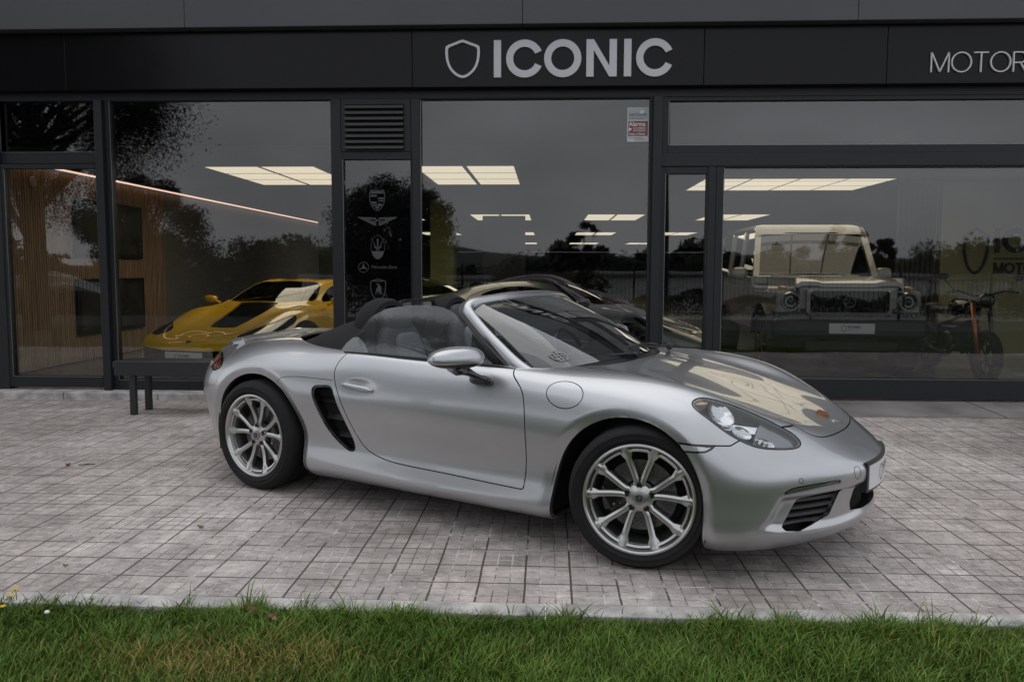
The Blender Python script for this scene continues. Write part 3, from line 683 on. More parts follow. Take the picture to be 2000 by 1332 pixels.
# ---------------------------------------------------------------- silver roadster
# stations (rear centre, round the flank, to the nose centre) of ten rows (x, half width, z)
RT = [
 [(-3.3,0,0.184),(-3.4,0,0.238),(-3.45,0,0.36),(-3.485,0,0.52),(-3.47,0,0.66),(-3.42,0,0.76),(-3.34,0,0.85),(-3.22,0,0.885),(-3.1,0,0.91),(-3,0,0.925)],
 [(-3.26,0.31,0.184),(-3.355,0.32,0.238),(-3.405,0.325,0.36),(-3.44,0.33,0.52),(-3.425,0.33,0.66),(-3.37,0.32,0.751),(-3.29,0.3,0.841),(-3.16,0.26,0.876),(-3.044,0.15,0.9046),(-2.944,0,0.9196)],
 [(-3.135,0.54,0.184),(-3.225,0.56,0.238),(-3.265,0.57,0.36),(-3.305,0.585,0.52),(-3.285,0.58,0.66),(-3.225,0.555,0.761),(-3.145,0.51,0.846),(-3.025,0.42,0.881),(-2.9265,0.23,0.9096),(-2.8265,0,0.9246)],
 [(-2.955,0.71,0.174),(-3.025,0.73,0.238),(-3.065,0.74,0.36),(-3.095,0.76,0.52),(-3.075,0.75,0.67),(-3.015,0.7,0.772),(-2.935,0.62,0.852),(-2.845,0.47,0.887),(-2.7835,0.24,0.9142),(-2.6935,0,0.9242)],
 [(-2.78,0.81,0.154),(-2.8,0.845,0.238),(-2.81,0.855,0.36),(-2.82,0.87,0.54),(-2.81,0.855,0.69),(-2.77,0.79,0.802),(-2.72,0.68,0.877),(-2.67,0.495,0.907),(-2.624,0.245,0.9242),(-2.564,0,0.9292)],
 [(-2.45,0.82,0.131),(-2.45,0.875,0.208),(-2.45,0.885,0.36),(-2.45,0.9,0.55),(-2.45,0.888,0.71),(-2.43,0.825,0.822),(-2.42,0.7,0.897),(-2.41,0.5,0.922),(-2.4,0.25,0.9342),(-2.4,0,0.9392)],
 [(-2.1,0.8,0.131),(-2.1,0.865,0.188),(-2.1,0.86,0.34),(-2.1,0.888,0.56),(-2.1,0.872,0.72),(-2.1,0.815,0.822),(-2.1,0.71,0.892),(-2.1,0.5,0.912),(-2.1,0.25,0.9242),(-2.1,0,0.9292)],
 [(-1.75,0.79,0.131),(-1.75,0.86,0.183),(-1.75,0.845,0.33),(-1.75,0.873,0.57),(-1.75,0.853,0.73),(-1.75,0.8,0.84),(-1.75,0.73,0.885),(-1.75,0.5,0.91),(-1.75,0.25,0.915),(-1.75,0,0.92)],
 [(-1.3,0.79,0.131),(-1.3,0.86,0.178),(-1.3,0.835,0.32),(-1.3,0.865,0.57),(-1.3,0.845,0.735),(-1.3,0.79,0.842),(-1.3,0.73,0.872),(-1.3,0.5,0.89),(-1.3,0.25,0.9),(-1.3,0,0.905)],
 [(-0.85,0.79,0.131),(-0.85,0.86,0.178),(-0.85,0.835,0.315),(-0.85,0.86,0.57),(-0.85,0.84,0.735),(-0.85,0.785,0.837),(-0.85,0.715,0.868),(-0.85,0.5,0.885),(-0.85,0.25,0.9),(-0.85,0,0.905)],
 [(-0.45,0.79,0.131),(-0.45,0.86,0.178),(-0.45,0.845,0.33),(-0.45,0.865,0.56),(-0.45,0.85,0.715),(-0.45,0.785,0.82),(-0.45,0.68,0.862),(-0.45,0.52,0.868),(-0.45,0.27,0.88),(-0.45,0,0.887)],
 [(0,0.8,0.131),(0,0.865,0.188),(0,0.87,0.35),(0,0.885,0.53),(0,0.872,0.675),(0,0.79,0.795),(0,0.655,0.85),(0,0.5,0.82),(0,0.25,0.818),(0,0,0.825)],
 [(0.28,0.81,0.134),(0.29,0.855,0.188),(0.3,0.865,0.34),(0.3,0.87,0.5),(0.29,0.845,0.635),(0.28,0.76,0.74),(0.27,0.635,0.795),(0.25,0.48,0.768),(0.23,0.25,0.765),(0.21,0,0.77)],
 [(0.46,0.74,0.134),(0.48,0.785,0.188),(0.49,0.8,0.33),(0.49,0.8,0.47),(0.47,0.765,0.58),(0.45,0.7,0.67),(0.42,0.6,0.735),(0.4,0.46,0.728),(0.37,0.24,0.725),(0.35,0,0.73)],
 [(0.62,0.57,0.134),(0.65,0.615,0.188),(0.665,0.635,0.33),(0.665,0.64,0.46),(0.635,0.62,0.551),(0.6,0.58,0.616),(0.565,0.51,0.668),(0.535,0.41,0.682),(0.51,0.22,0.686),(0.5,0,0.689)],
 [(0.77,0.34,0.144),(0.81,0.375,0.188),(0.83,0.395,0.32),(0.84,0.41,0.45),(0.81,0.4,0.512),(0.765,0.38,0.557),(0.72,0.34,0.6),(0.685,0.28,0.627),(0.66,0.16,0.637),(0.64,0,0.642)],
 [(0.84,0,0.149),(0.89,0,0.193),(0.925,0,0.32),(0.94,0,0.45),(0.914,0,0.492),(0.877,0,0.524),(0.832,0,0.555),(0.792,0,0.58),(0.762,0,0.597),(0.745,0,0.61)],
]
CARX, CARY, CARA = 0.8038, 4.2238, -0.498
M_silver = mat('silver_paint', (.462, .468, .485), rough=.355, metal=.90, coat=1., coatr=.015)
M_black = mat('black_plastic', (.012, .012, .013), rough=.42)
M_blade = mat('vent_black', (.006, .006, .006), rough=.35, spec=.3)
M_gloss = mat('gloss_black', (.008, .008, .009), rough=.12, coat=.5)
M_dark = mat('dark_void', (.004, .004, .004), rough=.9)
M_rubber = mat('tyre_rubber', (.009, .009, .0095), rough=.70, spec=.3, bump=(160, .25), var=(9, .25))
M_alloy = mat('alloy_silver', (.50, .50, .485), rough=.30, metal=.95)
M_chrome = mat('chrome', (.85, .85, .86), rough=.08, metal=1.)
M_steel = mat('brake_steel', (.15, .15, .145), rough=.38, metal=.9, var=(30, .2))
M_cloth = mat('roof_fabric', (.012, .012, .013), rough=.95, bump=(350, .5))
M_leather = mat('grey_leather', (.045, .046, .05), rough=.55, bump=(220, .35), var=(6, .2))
M_leatherl = mat('pale_leather', (.16, .165, .175), rough=.55, bump=(220, .3))
M_carglass = glass_mat('car_glass', (.72, .76, .75), haze=.0, gain=2.9)
M_sideglass = glass_mat('side_glass', (.58, .61, .63), haze=.075, gain=2.)  # haze mixes grey into the side glass in place of reflected sky
M_lens = glass_mat('lamp_lens', (.93, .94, .95), gain=1.7)
M_bowl = mat('lamp_reflector', (.60, .61, .62), rough=.16, metal=.85, bump=(26, .8, 2))
M_plate = mat('plate_white', (.72, .73, .75), rough=.35, coat=.3)
M_ink = mat('plate_ink', (.02, .02, .022), rough=.5)
M_red = mat('lamp_red', (.14, .004, .006), rough=.12, coat=1.)
M_amber = mat('lamp_amber', (.40, .17, .04), rough=.15, coat=1.)
M_gold = mat('crest_gold', (.34, .17, .07), rough=.35, metal=.6)

def plane_pts(V, n, up=(0, 0, 1)):
    """project 3-D points to a plane with normal n"""
    n = np.array(n, float); n /= np.linalg.norm(n); e1 = np.cross(up, n); e1 /= np.linalg.norm(e1); e2 = np.cross(n, e1)
    V = np.asarray(V, float); return np.stack([V@e1, V@e2], 1)
def near(V, c, r): return np.linalg.norm(V-np.array(c), axis=1) < r
def field3(poly3, n, r=.6):
    """outline of 3-D points seen along n, limited to a ball of radius r about its centre"""
    c = np.mean(poly3, axis=0); P2 = plane_pts(poly3, n)
    return lambda V: np.where(near(V, c, r), sdpoly(plane_pts(V, n), P2), -.2)
smooth01 = lambda t: (lambda u: u*u*(3-2*u))(np.clip(t, 0, 1))

ARCH_F = np.concatenate([curve([(-.437, -.12), (-.437, .16), (-.43, .26), (-.402, .40), (-.345, .52), (-.25, .62), (-.13, .678), (-.02, .69), (.08, .673), (.18, .622), (.247, .555), (.292, .47), (.315, .38), (.32, .28), (.312, .16), (.312, -.12)], 70)])
_a = np.linspace(0, math.pi, 40)
ARCH_R = np.concatenate([[(-2.475+.385, -.12)], [(-2.475+.385, .2)], np.stack([-2.475+.385*np.cos(_a), .337+.382*np.sin(_a)], 1), [(-2.475-.372, .2), (-2.475-.36, -.12)]])
DOOR = np.concatenate([curve([(-.700, .92), (-.690, .845), (-.616, .777), (-.577, .690), (-.566, .556), (-.572, .40), (-.582, .277)], 26),
                       curve([(-.60, .2765), (-.831, .281), (-1.061, .288), (-1.298, .294), (-1.424, .302), (-1.528, .320), (-1.621, .362), (-1.689, .448), (-1.742, .562), (-1.800, .676), (-1.829, .733), (-1.842, .793), (-1.826, .842), (-1.79, .92)], 60)])
HOOD = np.array([(-.60, -.2), (-.60, .67)]+[tuple(q) for q in curve([(-.50, .668), (-.2, .655), (0, .640), (.15, .615), (.29, .575), (.40, .528), (.50, .486), (.585, .452), (.655, .432), (.70, .392), (.742, .28), (.765, .14), (.772, 0), (.772, -.2)], 70)])
OPEN = np.array([(-2.58, -.2)]+[tuple(q) for q in curve([(-2.58, 0), (-2.55, .3), (-2.44, .52), (-2.24, .665), (-2.0, .722), (-1.8, .738), (-1.3, .740), (-.9, .732), (-.74, .715), (-.62, .703), (-.53, .68), (-.44, .58), (-.36, .42), (-.30, .22), (-.285, 0)], 90)]+[(-.285, -.2)])
HEADL = [(.228, .755, .762), (.231, .728, .778), (.257, .690, .785), (.301, .663, .777), (.365, .630, .756), (.442, .595, .724), (.517, .558, .687), (.589, .524, .647), (.626, .513, .622), (.654, .528, .597), (.651, .557, .582), (.629, .596, .577), (.571, .664, .582), (.505, .722, .596), (.444, .755, .624), (.381, .775, .662), (.314, .779, .706), (.256, .775, .744)]
f_head = field3(curve(HEADL, 60, True), (.55, .55, .65), .45)
f_drl = field3([(.617, .695, .394), (.625, .687, .408), (.64, .672, .419), (.66, .652, .426), (.73, .57, .433), (.80, .472, .437), (.812, .455, .435), (.815, .452, .420), (.76, .53, .415), (.69, .615, .405)], (.75, .65, 0), .3)
f_intake = field3([(.828, .42, .388), (.74, .54, .378), (.678, .622, .366), (.663, .637, .335), (.640, .658, .28), (.622, .673, .243), (.632, .66, .227), (.677, .602, .219), (.73, .54, .238), (.786, .464, .266), (.806, .44, .324)], (.75, .65, 0), .35)
f_recess = field3([(.612, .70, .392), (.70, .60, .398), (.80, .476, .403), (.88, .30, .405), (.93, .10, .405), (.945, -.1, .405), (.92, -.1, .225), (.90, .10, .220), (.862, .30, .212), (.80, .42, .206), (.70, .56, .205), (.60, .69, .215), (.55, .745, .235), (.538, .76, .252), (.565, .74, .289), (.59, .72, .344)], (.80, .60, 0), .75)
f_centre = lambda V: np.where(V[:, 0] > .7, sdpoly(V[:, 1:], [(.305, .385), (.322, .30), (.305, .262), (.2, .250), (-.3, .250), (-.3, .41), (.27, .41)]), -.2)
f_marker = field3([(.187, .88, .611), (.30, .86, .6075), (.365, .825, .6055), (.350, .84, .588), (.328, .853, .574), (.28, .865, .568), (.228, .878, .566)], (.2, 1, .1), .3)
VENT = curve([(-1.985, .672), (-1.960, .688), (-1.925, .692), (-1.862, .694), (-1.836, .682), (-1.812, .635), (-1.765, .537), (-1.724, .444), (-1.688, .352), (-1.692, .330), (-1.712, .322), (-1.75, .330), (-1.835, .381), (-1.903, .457), (-1.953, .561), (-1.985, .635)], 60, True)
f_vent = lambda V: np.where((V[:, 1] > .6), sdpoly(V[:, [0, 2]], VENT), -.2)
CAPC = np.array([-.369, .829, .768])
f_cap = field3([CAPC+np.array([.0955, -.004, .008])*math.cos(t)+np.array([-.022, -.0385, .057])*math.sin(t) for t in np.linspace(0, 2*math.pi, 49)[:-1]], (0, .82, .57), .3)
f_arch = lambda V: np.where((V[:, 2] < .8) & (V[:, 1] > .4), np.maximum(sdpoly(V[:, [0, 2]], ARCH_F), sdpoly(V[:, [0, 2]], ARCH_R)), -.5)
f_door = lambda V: np.where((V[:, 1] > .6), sdpoly(V[:, [0, 2]], DOOR), -.5)
f_hood = lambda V: np.where((V[:, 2] > .5), sdpoly(V[:, :2], HOOD), -.5)
f_open = lambda V: np.where((V[:, 2] > .78), sdpoly(V[:, :2], OPEN), -.5)
BUMP = [(.15, -.2), (.15, .607), (.30, .6055), (.415, .604), (.44, .622), (.55, .66), (.598, .655), (.66, .66), (.85, .75), (1.2, .5), (1.2, -.2)]
f_bump = lambda V: sdpoly(V[:, [0, 2]], BUMP)
TAIL = curve([(-3.06, .60, .80), (-2.93, .74, .785), (-2.86, .79, .765), (-2.84, .83, .735), (-2.90, .82, .70), (-3.0, .76, .70), (-3.12, .62, .705), (-3.20, .45, .73), (-3.18, .45, .79)], 40, True)
f_tail = field3(TAIL, (-.75, .62, .2), .5)
f_quarter = lambda V: np.where(V[:, 1] > .6, .0016-sdline(V[:, [0, 2]], curve([(-2.29, .665), (-2.25, .700), (-2.19, .718), (-2.10, .726), (-1.99, .728), (-1.835, .727)], 24)), -.5)
f_sens = lambda V: np.maximum(.0115-np.linalg.norm(V-np.array([.679, .627, .451]), axis=1), -.5)

def make_roadster():
    root = empty('roadster', (CARX, CARY, 0), CARA)
    tag(root, 'silver open-top roadster parked at an angle on the paving in front of the showroom', 'car')
    G = loft(RT, 430, 150)
    Sk = Skin.from_grid(G); V = Sk.V
    # arches: rolled lip with a shallow crease
    d = -f_arch(V); w = (d > -.05) & (d < .052) & (V[:, 2] < .76) & (V[:, 1] > .6)
    V[w, 1] -= .020*np.clip(1-np.clip(d[w], 0, 1)/.05, 0, 1)**1.1
    # dished panels
    G2 = V.reshape(G.shape); N0 = Skin.from_grid(G2).N
    h = np.hypot((V[:, 0]+1.650)/.095, (V[:, 2]-.705)/.032); V[:, 1] -= .016*np.exp(-h**2.2)*(V[:, 1] > .6)
    dr = f_recess(V); V -= N0*(.024*smooth01(dr/.045))[:, None]
    dh = f_head(V); 
    Sk = Skin.from_grid(V.reshape(G.shape)); g = .0028
    full = Sk.clip(lambda V: -f_arch(V), keep_cuts=False); arch = full
    full = Skin(full.V, full.N, full.F, full.cuts)
    # wheel-arch lips belong to whatever panel touches them
    def cutout(s, *fs, gap=g):
        for f in fs: s = s.clip(lambda V, f=f: -f(V)-gap)
        return s
    base = Skin(full.V, full.N, full.F, [])
    body = cutout(base, f_open, gap=0.)
    body = cutout(body, f_door, f_hood, f_bump, f_cap, f_head)
    body = cutout(body, f_vent, f_tail, gap=0.)
    body.build('body', M_silver, root, both=True, flange=.012)
    for mi in (True, False):
        seam(base, [(x, .87, z) for x, z in curve([(-2.275, .675), (-2.245, .703), (-2.19, .718), (-2.10, .726), (-1.99, .728), (-1.842, .727)], 30)], .0016, mi, 'panel_joint', root)
        door = cutout(base, f_open, gap=0.).clip(lambda V: f_door(V)-g).clip(lambda V: -f_vent(V))
        D = door.build('door', M_silver, root, mirror=mi, flange=.012)
        door_bits(D, mi)
        for lo_, hi_ in ((-1, 1), (-4, -1)):
            lip = MB(); ids = [(a, b) for a, b in full.cuts if lo_ < full.V[a, 0] < hi_]
            FV, FF = Skin(full.V, full.N, full.F, ids).flange(.03, (0, -1, 0)); lip.add(FV, FF)
            if mi: lip.mirror_y()
            lip.build('arch_lip', M_silver, root)
        # wheel-arch liners
        for A in (ARCH_F, ARCH_R):
            ln = MB()
            cx_, cz_ = A[:, 0].mean(), .33; B = np.array([(cx_+(x-cx_)*1.03, z if z < 0.2 else cz_+(z-cz_)*1.02) for x, z in A]); n = len(B); m = B[:, 1] > .165; B = B[m]; n = len(B)
            a = [(x, .835, z) for x, z in B]; c = [(x, .40, z) for x, z in B]
            ln.add(a+c, [(i, i+1, n+i+1, n+i) for i in range(n-1)]+[tuple(range(n, 2*n))])
            if mi: ln.mirror_y()
            ln.build('arch_liner', M_black, root)
        cap = base.clip(lambda V: f_cap(V)-.0016)
        if mi: cap.build('fuel_flap', M_silver, root, mirror=True, flange=.01)
        else: base.clip(lambda V: f_cap(V)+g+.0005).build('wing_patch', M_silver, root)
        headlight(root, base, mi)
        # tail lamp
        tl = base.clip(f_tail); t = tl.offset(-.012).build('tail_light', M_gloss, root, mirror=mi)
        tl.clip(lambda V: f_tail(V)-.02).offset(-.004).build('lamp_lens', M_red, t, mirror=mi)
        # side vent
        v = base.clip(lambda V: f_vent(V)+.0)
        vv = v.offset(-.07).build('side_vent', M_dark, root, mirror=mi)
        v.build('vent_edge', M_gloss, vv, mirror=mi) if False else None
        fl = MB(); FV, FF = v.flange(.07); fl.add(FV, FF); ring = v.clip(lambda V: .012-f_vent(V)).offset(-.008); fl.add(ring.V, [tuple(f)[::-1] for f in ring.F])
        if mi: fl.mirror_y()
        fl.build('vent_frame', M_gloss, vv, smooth=True)
        for zc in (.605, .505, .405):
            b = v.offset(-.030).clip(lambda V: .015-abs(V[:, 2]-zc+.25*(V[:, 0]+1.85)*0))
            q = b.V.copy(); q[:, 1] -= .012+.03*(q[:, 2]-zc+.015)/.03; q2 = q.copy(); q2[:, 1] -= .02; q2[:, 2] += .004
            sl = MB(); sl.add(q, [tuple(f)[::-1] for f in b.F]); sl.add(q2, b.F)
            if mi: sl.mirror_y()
            sl.build('vent_blade', M_blade, vv, smooth=True)
    hood = base.clip(lambda V: f_hood(V)-g); hood = cutout(hood, f_open, gap=0.); hood = cutout(hood, f_head)
    H = hood.build('hood', M_silver, root, both=True, flange=.012)
    fb = base.clip(lambda V: f_bump(V)-g); fb = cutout(fb, f_hood, f_head); fb = cutout(fb, f_intake, f_drl, f_centre, f_marker, gap=0.); 
    B = fb.build('front_bumper', M_silver, root, both=True, flange=.022)
    bumper_bits(B, base)
    # dark liner behind every gap
    li = Sk.offset(-.024).clip(lambda V: -f_arch(V)-.03).clip(lambda V: -f_open(V)-.005)
    for f in (f_vent, f_intake, f_centre, f_tail, f_head): li = li.clip(lambda V, f=f: -f(V)-.01)
    li.build('inner_shell', M_dark, root, both=True)
    # floor pan
    fp = MB(); P = [(-3.2, .55), (-2.9, .70), (-2.86, .40), (-2.08, .40), (-2.06, .80), (-.47, .80), (-.46, .38), (.34, .38), (.34, .72), (.60, .55), (.76, .30)]
    fp.prism(P+[(x, -y) for x, y in P[::-1]], .15, .16, 'xy'); fp.map(lambda v: np.array([v[0], v[1], v[2]-.018])); fp.build('floor_pan', M_dark, root)
    for k, (x, y) in enumerate(((0, -.7575), (0, .7575), (-2.475, -.766), (-2.475, .766))):
        wheel(root, x, y, k < 2)
    glasshouse(root); cabin(root); crest(H)
    # spoiler lip along the tail
    sp = MB(); P = curve([(-2.90, -.62, .868), (-3.03, -.53, .868), (-3.15, -.35, .870), (-3.22, 0, .874), (-3.15, .35, .870), (-3.03, .53, .868), (-2.90, .62, .868)], 50)
    sp.sweep(P, [(-.045, -.012), (.02, -.012), (.026, .004), (.018, .016), (-.05, .004)]); sp.build('spoiler', M_silver, root, smooth=True, auto=40)
    return root

def seam(base, P, w, mi, name, parent, m=None, off=.0007):
    """narrow dark joint laid on the skin along P"""
    Q = []; NN = []
    for p in np.array(P, float):
        i = np.argsort(((base.V-p)**2).sum(1))[:4]; v = base.V[i]; n = base.N[i].mean(0); n /= np.linalg.norm(n); Q.append(p-n*((p-v.mean(0))@n)+n*off); NN.append(n)
    Q = np.array(Q); NN = np.array(NN); T = np.gradient(Q, axis=0); T /= np.linalg.norm(T, axis=1)[:, None]; Sd = np.cross(NN, T)
    b = MB(); n = len(Q); b.add(np.concatenate([Q+Sd*w, Q-Sd*w]), [(i, n+i, n+i+1, i+1) for i in range(n-1)])
    if mi: b.mirror_y()
    return b.build(name, m or M_dark, parent)
def door_bits(D, mi):
    sy = -1 if mi else 1
    # handle bar over the scoop
    P = curve([(-1.775, .858, .712), (-1.745, .874, .711), (-1.68, .882, .705), (-1.60, .880, .697), (-1.555, .872, .691), (-1.535, .856, .688)], 18)
    h = MB().sweep(P, [(.003, -.011), (.009, 0), (.003, .010), (-.004, .012), (-.006, -.010)], scale=[.4, .7, .9]+[1.1]*6+[1.25]*6+[1, .7, .4])
    if mi: h.mirror_y()
    h.build('door_handle', M_silver, D, smooth=True)
    # mirror
    rot = Matrix.Rotation(math.atan2(-.89, -.45)+math.pi, 3, 'Z')      # long axis points out and back
    c = np.array([-.885, .985, .915])
    def shp(q):
        x, y, z = q; t = (x+.15)/.30
        z *= (1-.10*t)*(1 if z > 0 else .62); y = y*(.9 if y < 0 else 1.05)
        return (x, y, z)
    rot = Matrix.Rotation(math.atan2(.89, -.45), 3, 'Z')
    bz = MB().blob(c, (.150, .088, .066), (.85, .85), rot, 40, 24, shp)
    top = [f for f in bz.F if np.mean([bz.V[i][2] for i in f]) > c[2]-.018]; bot = [f for f in bz.F if f not in set(top)]
    a = MB(); a.V = list(bz.V); a.F = top; b = MB(); b.V = [tuple((np.array(v)-c)*np.array([.975, .975, 1.18 if v[2] < c[2] else .97])+c) for v in bz.V]; b.F = list(bz.F)
    P = curve([(-.905, .985, .878), (-.880, .930, .862), (-.855, .885, .838), (-.842, .835, .805)], 10)
    b.sweep(P, [(-.052, -.012), (-.03, -.022), (.03, -.022), (.052, -.012), (.050, .012), (-.050, .012)], up=(0, .45, 1), scale=[1.5, 1.35, 1.2, 1.05, .95, .9, .9, .95, 1.05, 1.2])
    b.blob((-.842, .835, .798), (.068, .03, .026), (.8, .8), None, 16, 8)
    g = MB(); nrm = np.array([-.89, -.45, 0]); 
    if mi: a.mirror_y(); b.mirror_y()
    S_ = b.build('side_mirror', M_gloss, D, smooth=True)
    a.build('mirror_shell', M_silver, S_, smooth=True)

def headlight(root, base, mi):
    p = base.clip(lambda V: f_head(V)-.001)
    hb = MB(); pan = p.offset(-.055); hb.add(pan.V, [tuple(f)[::-1] for f in pan.F]); FV, FF = p.flange(.055); hb.add(FV, FF)
    rim = p.clip(lambda V: .010-f_head(V)).offset(-.003); hb.add(rim.V, [tuple(f)[::-1] for f in rim.F])
    if mi: hb.mirror_y()
    H = hb.build('headlight', M_gloss, root, smooth=True, auto=50)
    # dished reflectors set behind the lens, fins and the daytime strip
    def dish(c, rx, rz, m, d0=.050):
        c = np.array(c); f = lambda V: 1-np.sqrt(((V[:, 0]-c[0]-.5*(V[:, 1]-c[1]))/rx)**2+((V[:, 2]-c[2]+.35*(V[:, 0]-c[0]))/rz)**2)
        q = p.clip(lambda V: f_head(V)-.008).clip(lambda V: f(V)*.05); k = np.clip(f(q.V), 0, 1); q = Skin(q.V-q.N*(.012+d0*np.sqrt(k))[:, None], q.N, q.F, q.cuts)
        t = MB(); t.add(q.V, [tuple(g)[::-1] for g in q.F]); FV, FF = q.flange(.02); t.add(FV, FF)
        if mi: t.mirror_y()
        t.build('reflector', m, H, smooth=True, auto=60)
    dish((.350, .700, .728), .062, .034, M_bowl, .030); dish((.432, .690, .662), .050, .020, M_bowl, .02); dish((.520, .640, .618), .050, .014, M_bowl, .012)
    q = p.clip(lambda V: f_head(V)-.013).offset(-.030)
    dd = q.clip(lambda V: .011-abs((V[:, 2]-.60)-.22*(.60-V[:, 0])-.02)); t = MB(); t.add(dd.V, [tuple(f)[::-1] for f in dd.F])
    if mi: t.mirror_y()
    t.build('light_strip', M_chrome, H, smooth=True)
    q = p.clip(lambda V: f_head(V)-.012).clip(lambda V: V[:, 0]-.50).offset(-.022); t = MB(); t.add(q.V, [tuple(f)[::-1] for f in q.F])
    if mi: t.mirror_y()
    t.build('sheen_panel', mat('sheen_panel', (.22, .225, .235), rough=.16, metal=.8, bump=(22, .25)), H, smooth=True)  # pale panel imitates the streak of light reflected across the lens
    q = p.clip(lambda V: f_head(V)-.012).clip(lambda V: .285-V[:, 0]).clip(lambda V: V[:, 2]-.768).offset(-.012); t = MB(); t.add(q.V, [tuple(f)[::-1] for f in q.F])
    if mi: t.mirror_y()
    t.build('side_marker', M_amber, H, smooth=True)
    fin = MB()
    for k in range(7):
        x = .43+.018*k; fin.box(x, x+.003, .60, .69, .615-.004*k, .650-.008*k)
    if mi: fin.mirror_y()
    fin.build('lamp_fins', M_steel, H)
    p.offset(-.0015).build('lamp_lens', M_lens, H, mirror=mi)

def bumper_bits(B, base):
    # base here is the undisplaced-by-panel skin, already dished
    for mi in (True, False):
        v = base.clip(f_intake); I = v.offset(-.075).build('air_intake', M_dark, B, mirror=mi)
        fl = MB(); FV, FF = v.flange(.07); fl.add(FV, FF)
        if mi: fl.mirror_y()
        fl.build('intake_frame', M_black, I, smooth=True)
        for zc in (.250, .283, .316, .349):
            b = v.offset(-.020).clip(lambda V: .0075-abs(V[:, 2]-zc)); b2 = b.offset(-.02)
            s = MB(); s.add(b.V, [tuple(f)[::-1] for f in b.F]); s.add(b2.V, b2.F); FV, FF = b.flange(.02); s.add(FV, FF)
            if mi: s.mirror_y()
            s.build('intake_slat', mat('slat_grey', (.05, .05, .052), rough=.4) if zc == .25 and mi else bpy.data.materials['slat_grey'], I, smooth=True, auto=40)
        dr = base.clip(f_drl); d = dr.offset(-.006).build('running_light', M_gloss, B, mirror=mi, flange=.01)
        ln = dr.clip(lambda V: f_drl(V)-.006).offset(-.0025); ln.build('lamp_lens', mat('drl_lens', (.10, .105, .10), rough=.10, metal=.3, coat=1.) if mi else bpy.data.materials['drl_lens'], d, mirror=mi)
        mk = base.clip(f_marker); d = mk.offset(-.004).build('side_marker', M_gloss, B, mirror=mi, flange=.01)
        ln = mk.clip(lambda V: f_marker(V)-.009).clip(lambda V: V[:, 0]-.215).offset(-.001); ln.build('lamp_lens', mat('marker_lens', (.55, .55, .54), rough=.1, metal=.4, coat=1.) if mi else bpy.data.materials['marker_lens'], d, mirror=mi)
    c = base.clip(f_centre); I = c.offset(-.06).build('centre_intake', M_dark, B, both=True, flange=0.)
    f = MB(); FV, FF = c.flange(.06); f.add(FV, FF); f.add(FV*np.array([1, -1, 1]), FF)
    f.build('intake_frame', M_black, I, smooth=True)
    seam(base, [np.array([.869, .350, .453])+.025*math.cos(t)*np.array([-.55, .83, 0])+.030*math.sin(t)*np.array([0, 0, 1]) for t in np.linspace(0, 2*math.pi, 33)], .0011, True, 'tow_cover', B)
    seam(base, [np.array([.679, .627, .451])+.011*math.cos(t)*np.array([-.68, .73, 0])+.011*math.sin(t)*np.array([0, 0, 1]) for t in np.linspace(0, 2*math.pi, 25)], .0012, True, 'parking_sensor', B)
    seam(base, [np.array([.679, -.627, .451])*np.array([1, -1, 1])+.011*math.cos(t)*np.array([-.68, .73, 0])+.011*math.sin(t)*np.array([0, 0, 1]) for t in np.linspace(0, 2*math.pi, 25)], .0012, False, 'parking_sensor', B)
    # number plate on its black carrier
    Y = np.linspace(-.275, .275, 23); x = lambda y: .938-.50*y*y
    pl = MB()
    def slab(y0, y1, z0, z1, o0, o1, nn=23):
        ys = np.linspace(y0, y1, nn); V = []
        for y in ys:
            for o, z in ((o0, z0), (o1, z0), (o1, z1), (o0, z1)): V.append((x(y)+o, y, z))
        F = [(4*i+j, 4*i+(j+1) % 4, 4*i+4+(j+1) % 4, 4*i+4+j) for i in range(nn-1) for j in range(4)]+[(0, 3, 2, 1), (4*nn-4, 4*nn-3, 4*nn-2, 4*nn-1)]
        return V, F
    pl.add(*slab(-.280, .280, .345, .482, -.030, .002)); P = pl.build('number_plate', M_black, B)
    MB().add(*slab(-.262, .262, .357, .468, .0025, .006)).build('plate_face', M_plate, P)
    plate_print(P, lambda a, b: (x(a)+.0065, a, .412+b), .52)

def plate_print(P, place, w, flat=False):
    """shield, ICONIC and a small line of type, as thin ink shapes; place maps (across to the viewer's right, up) to 3-D"""
    V, F = ring(shield_out(.062, .080), .006); MB().add([place(a-.095, b) for a, b in V], F).build('shield_mark', M_ink, P)
    for nm, txt, x0, y0, h, w_, g_ in (('lettering', 'ICONIC', -.050, .002, .032, .20, .12), ('small_print', 'MOTOR GALLERY', -.050, -.020, .009, .14, .25)):
        m = MB()
        for c, q in word(txt, x0, y0, h, w_, g_, lambda a, b, k: place(a, b))[0]: m.add(q.V, q.F)
        m.build(nm, M_ink, P)

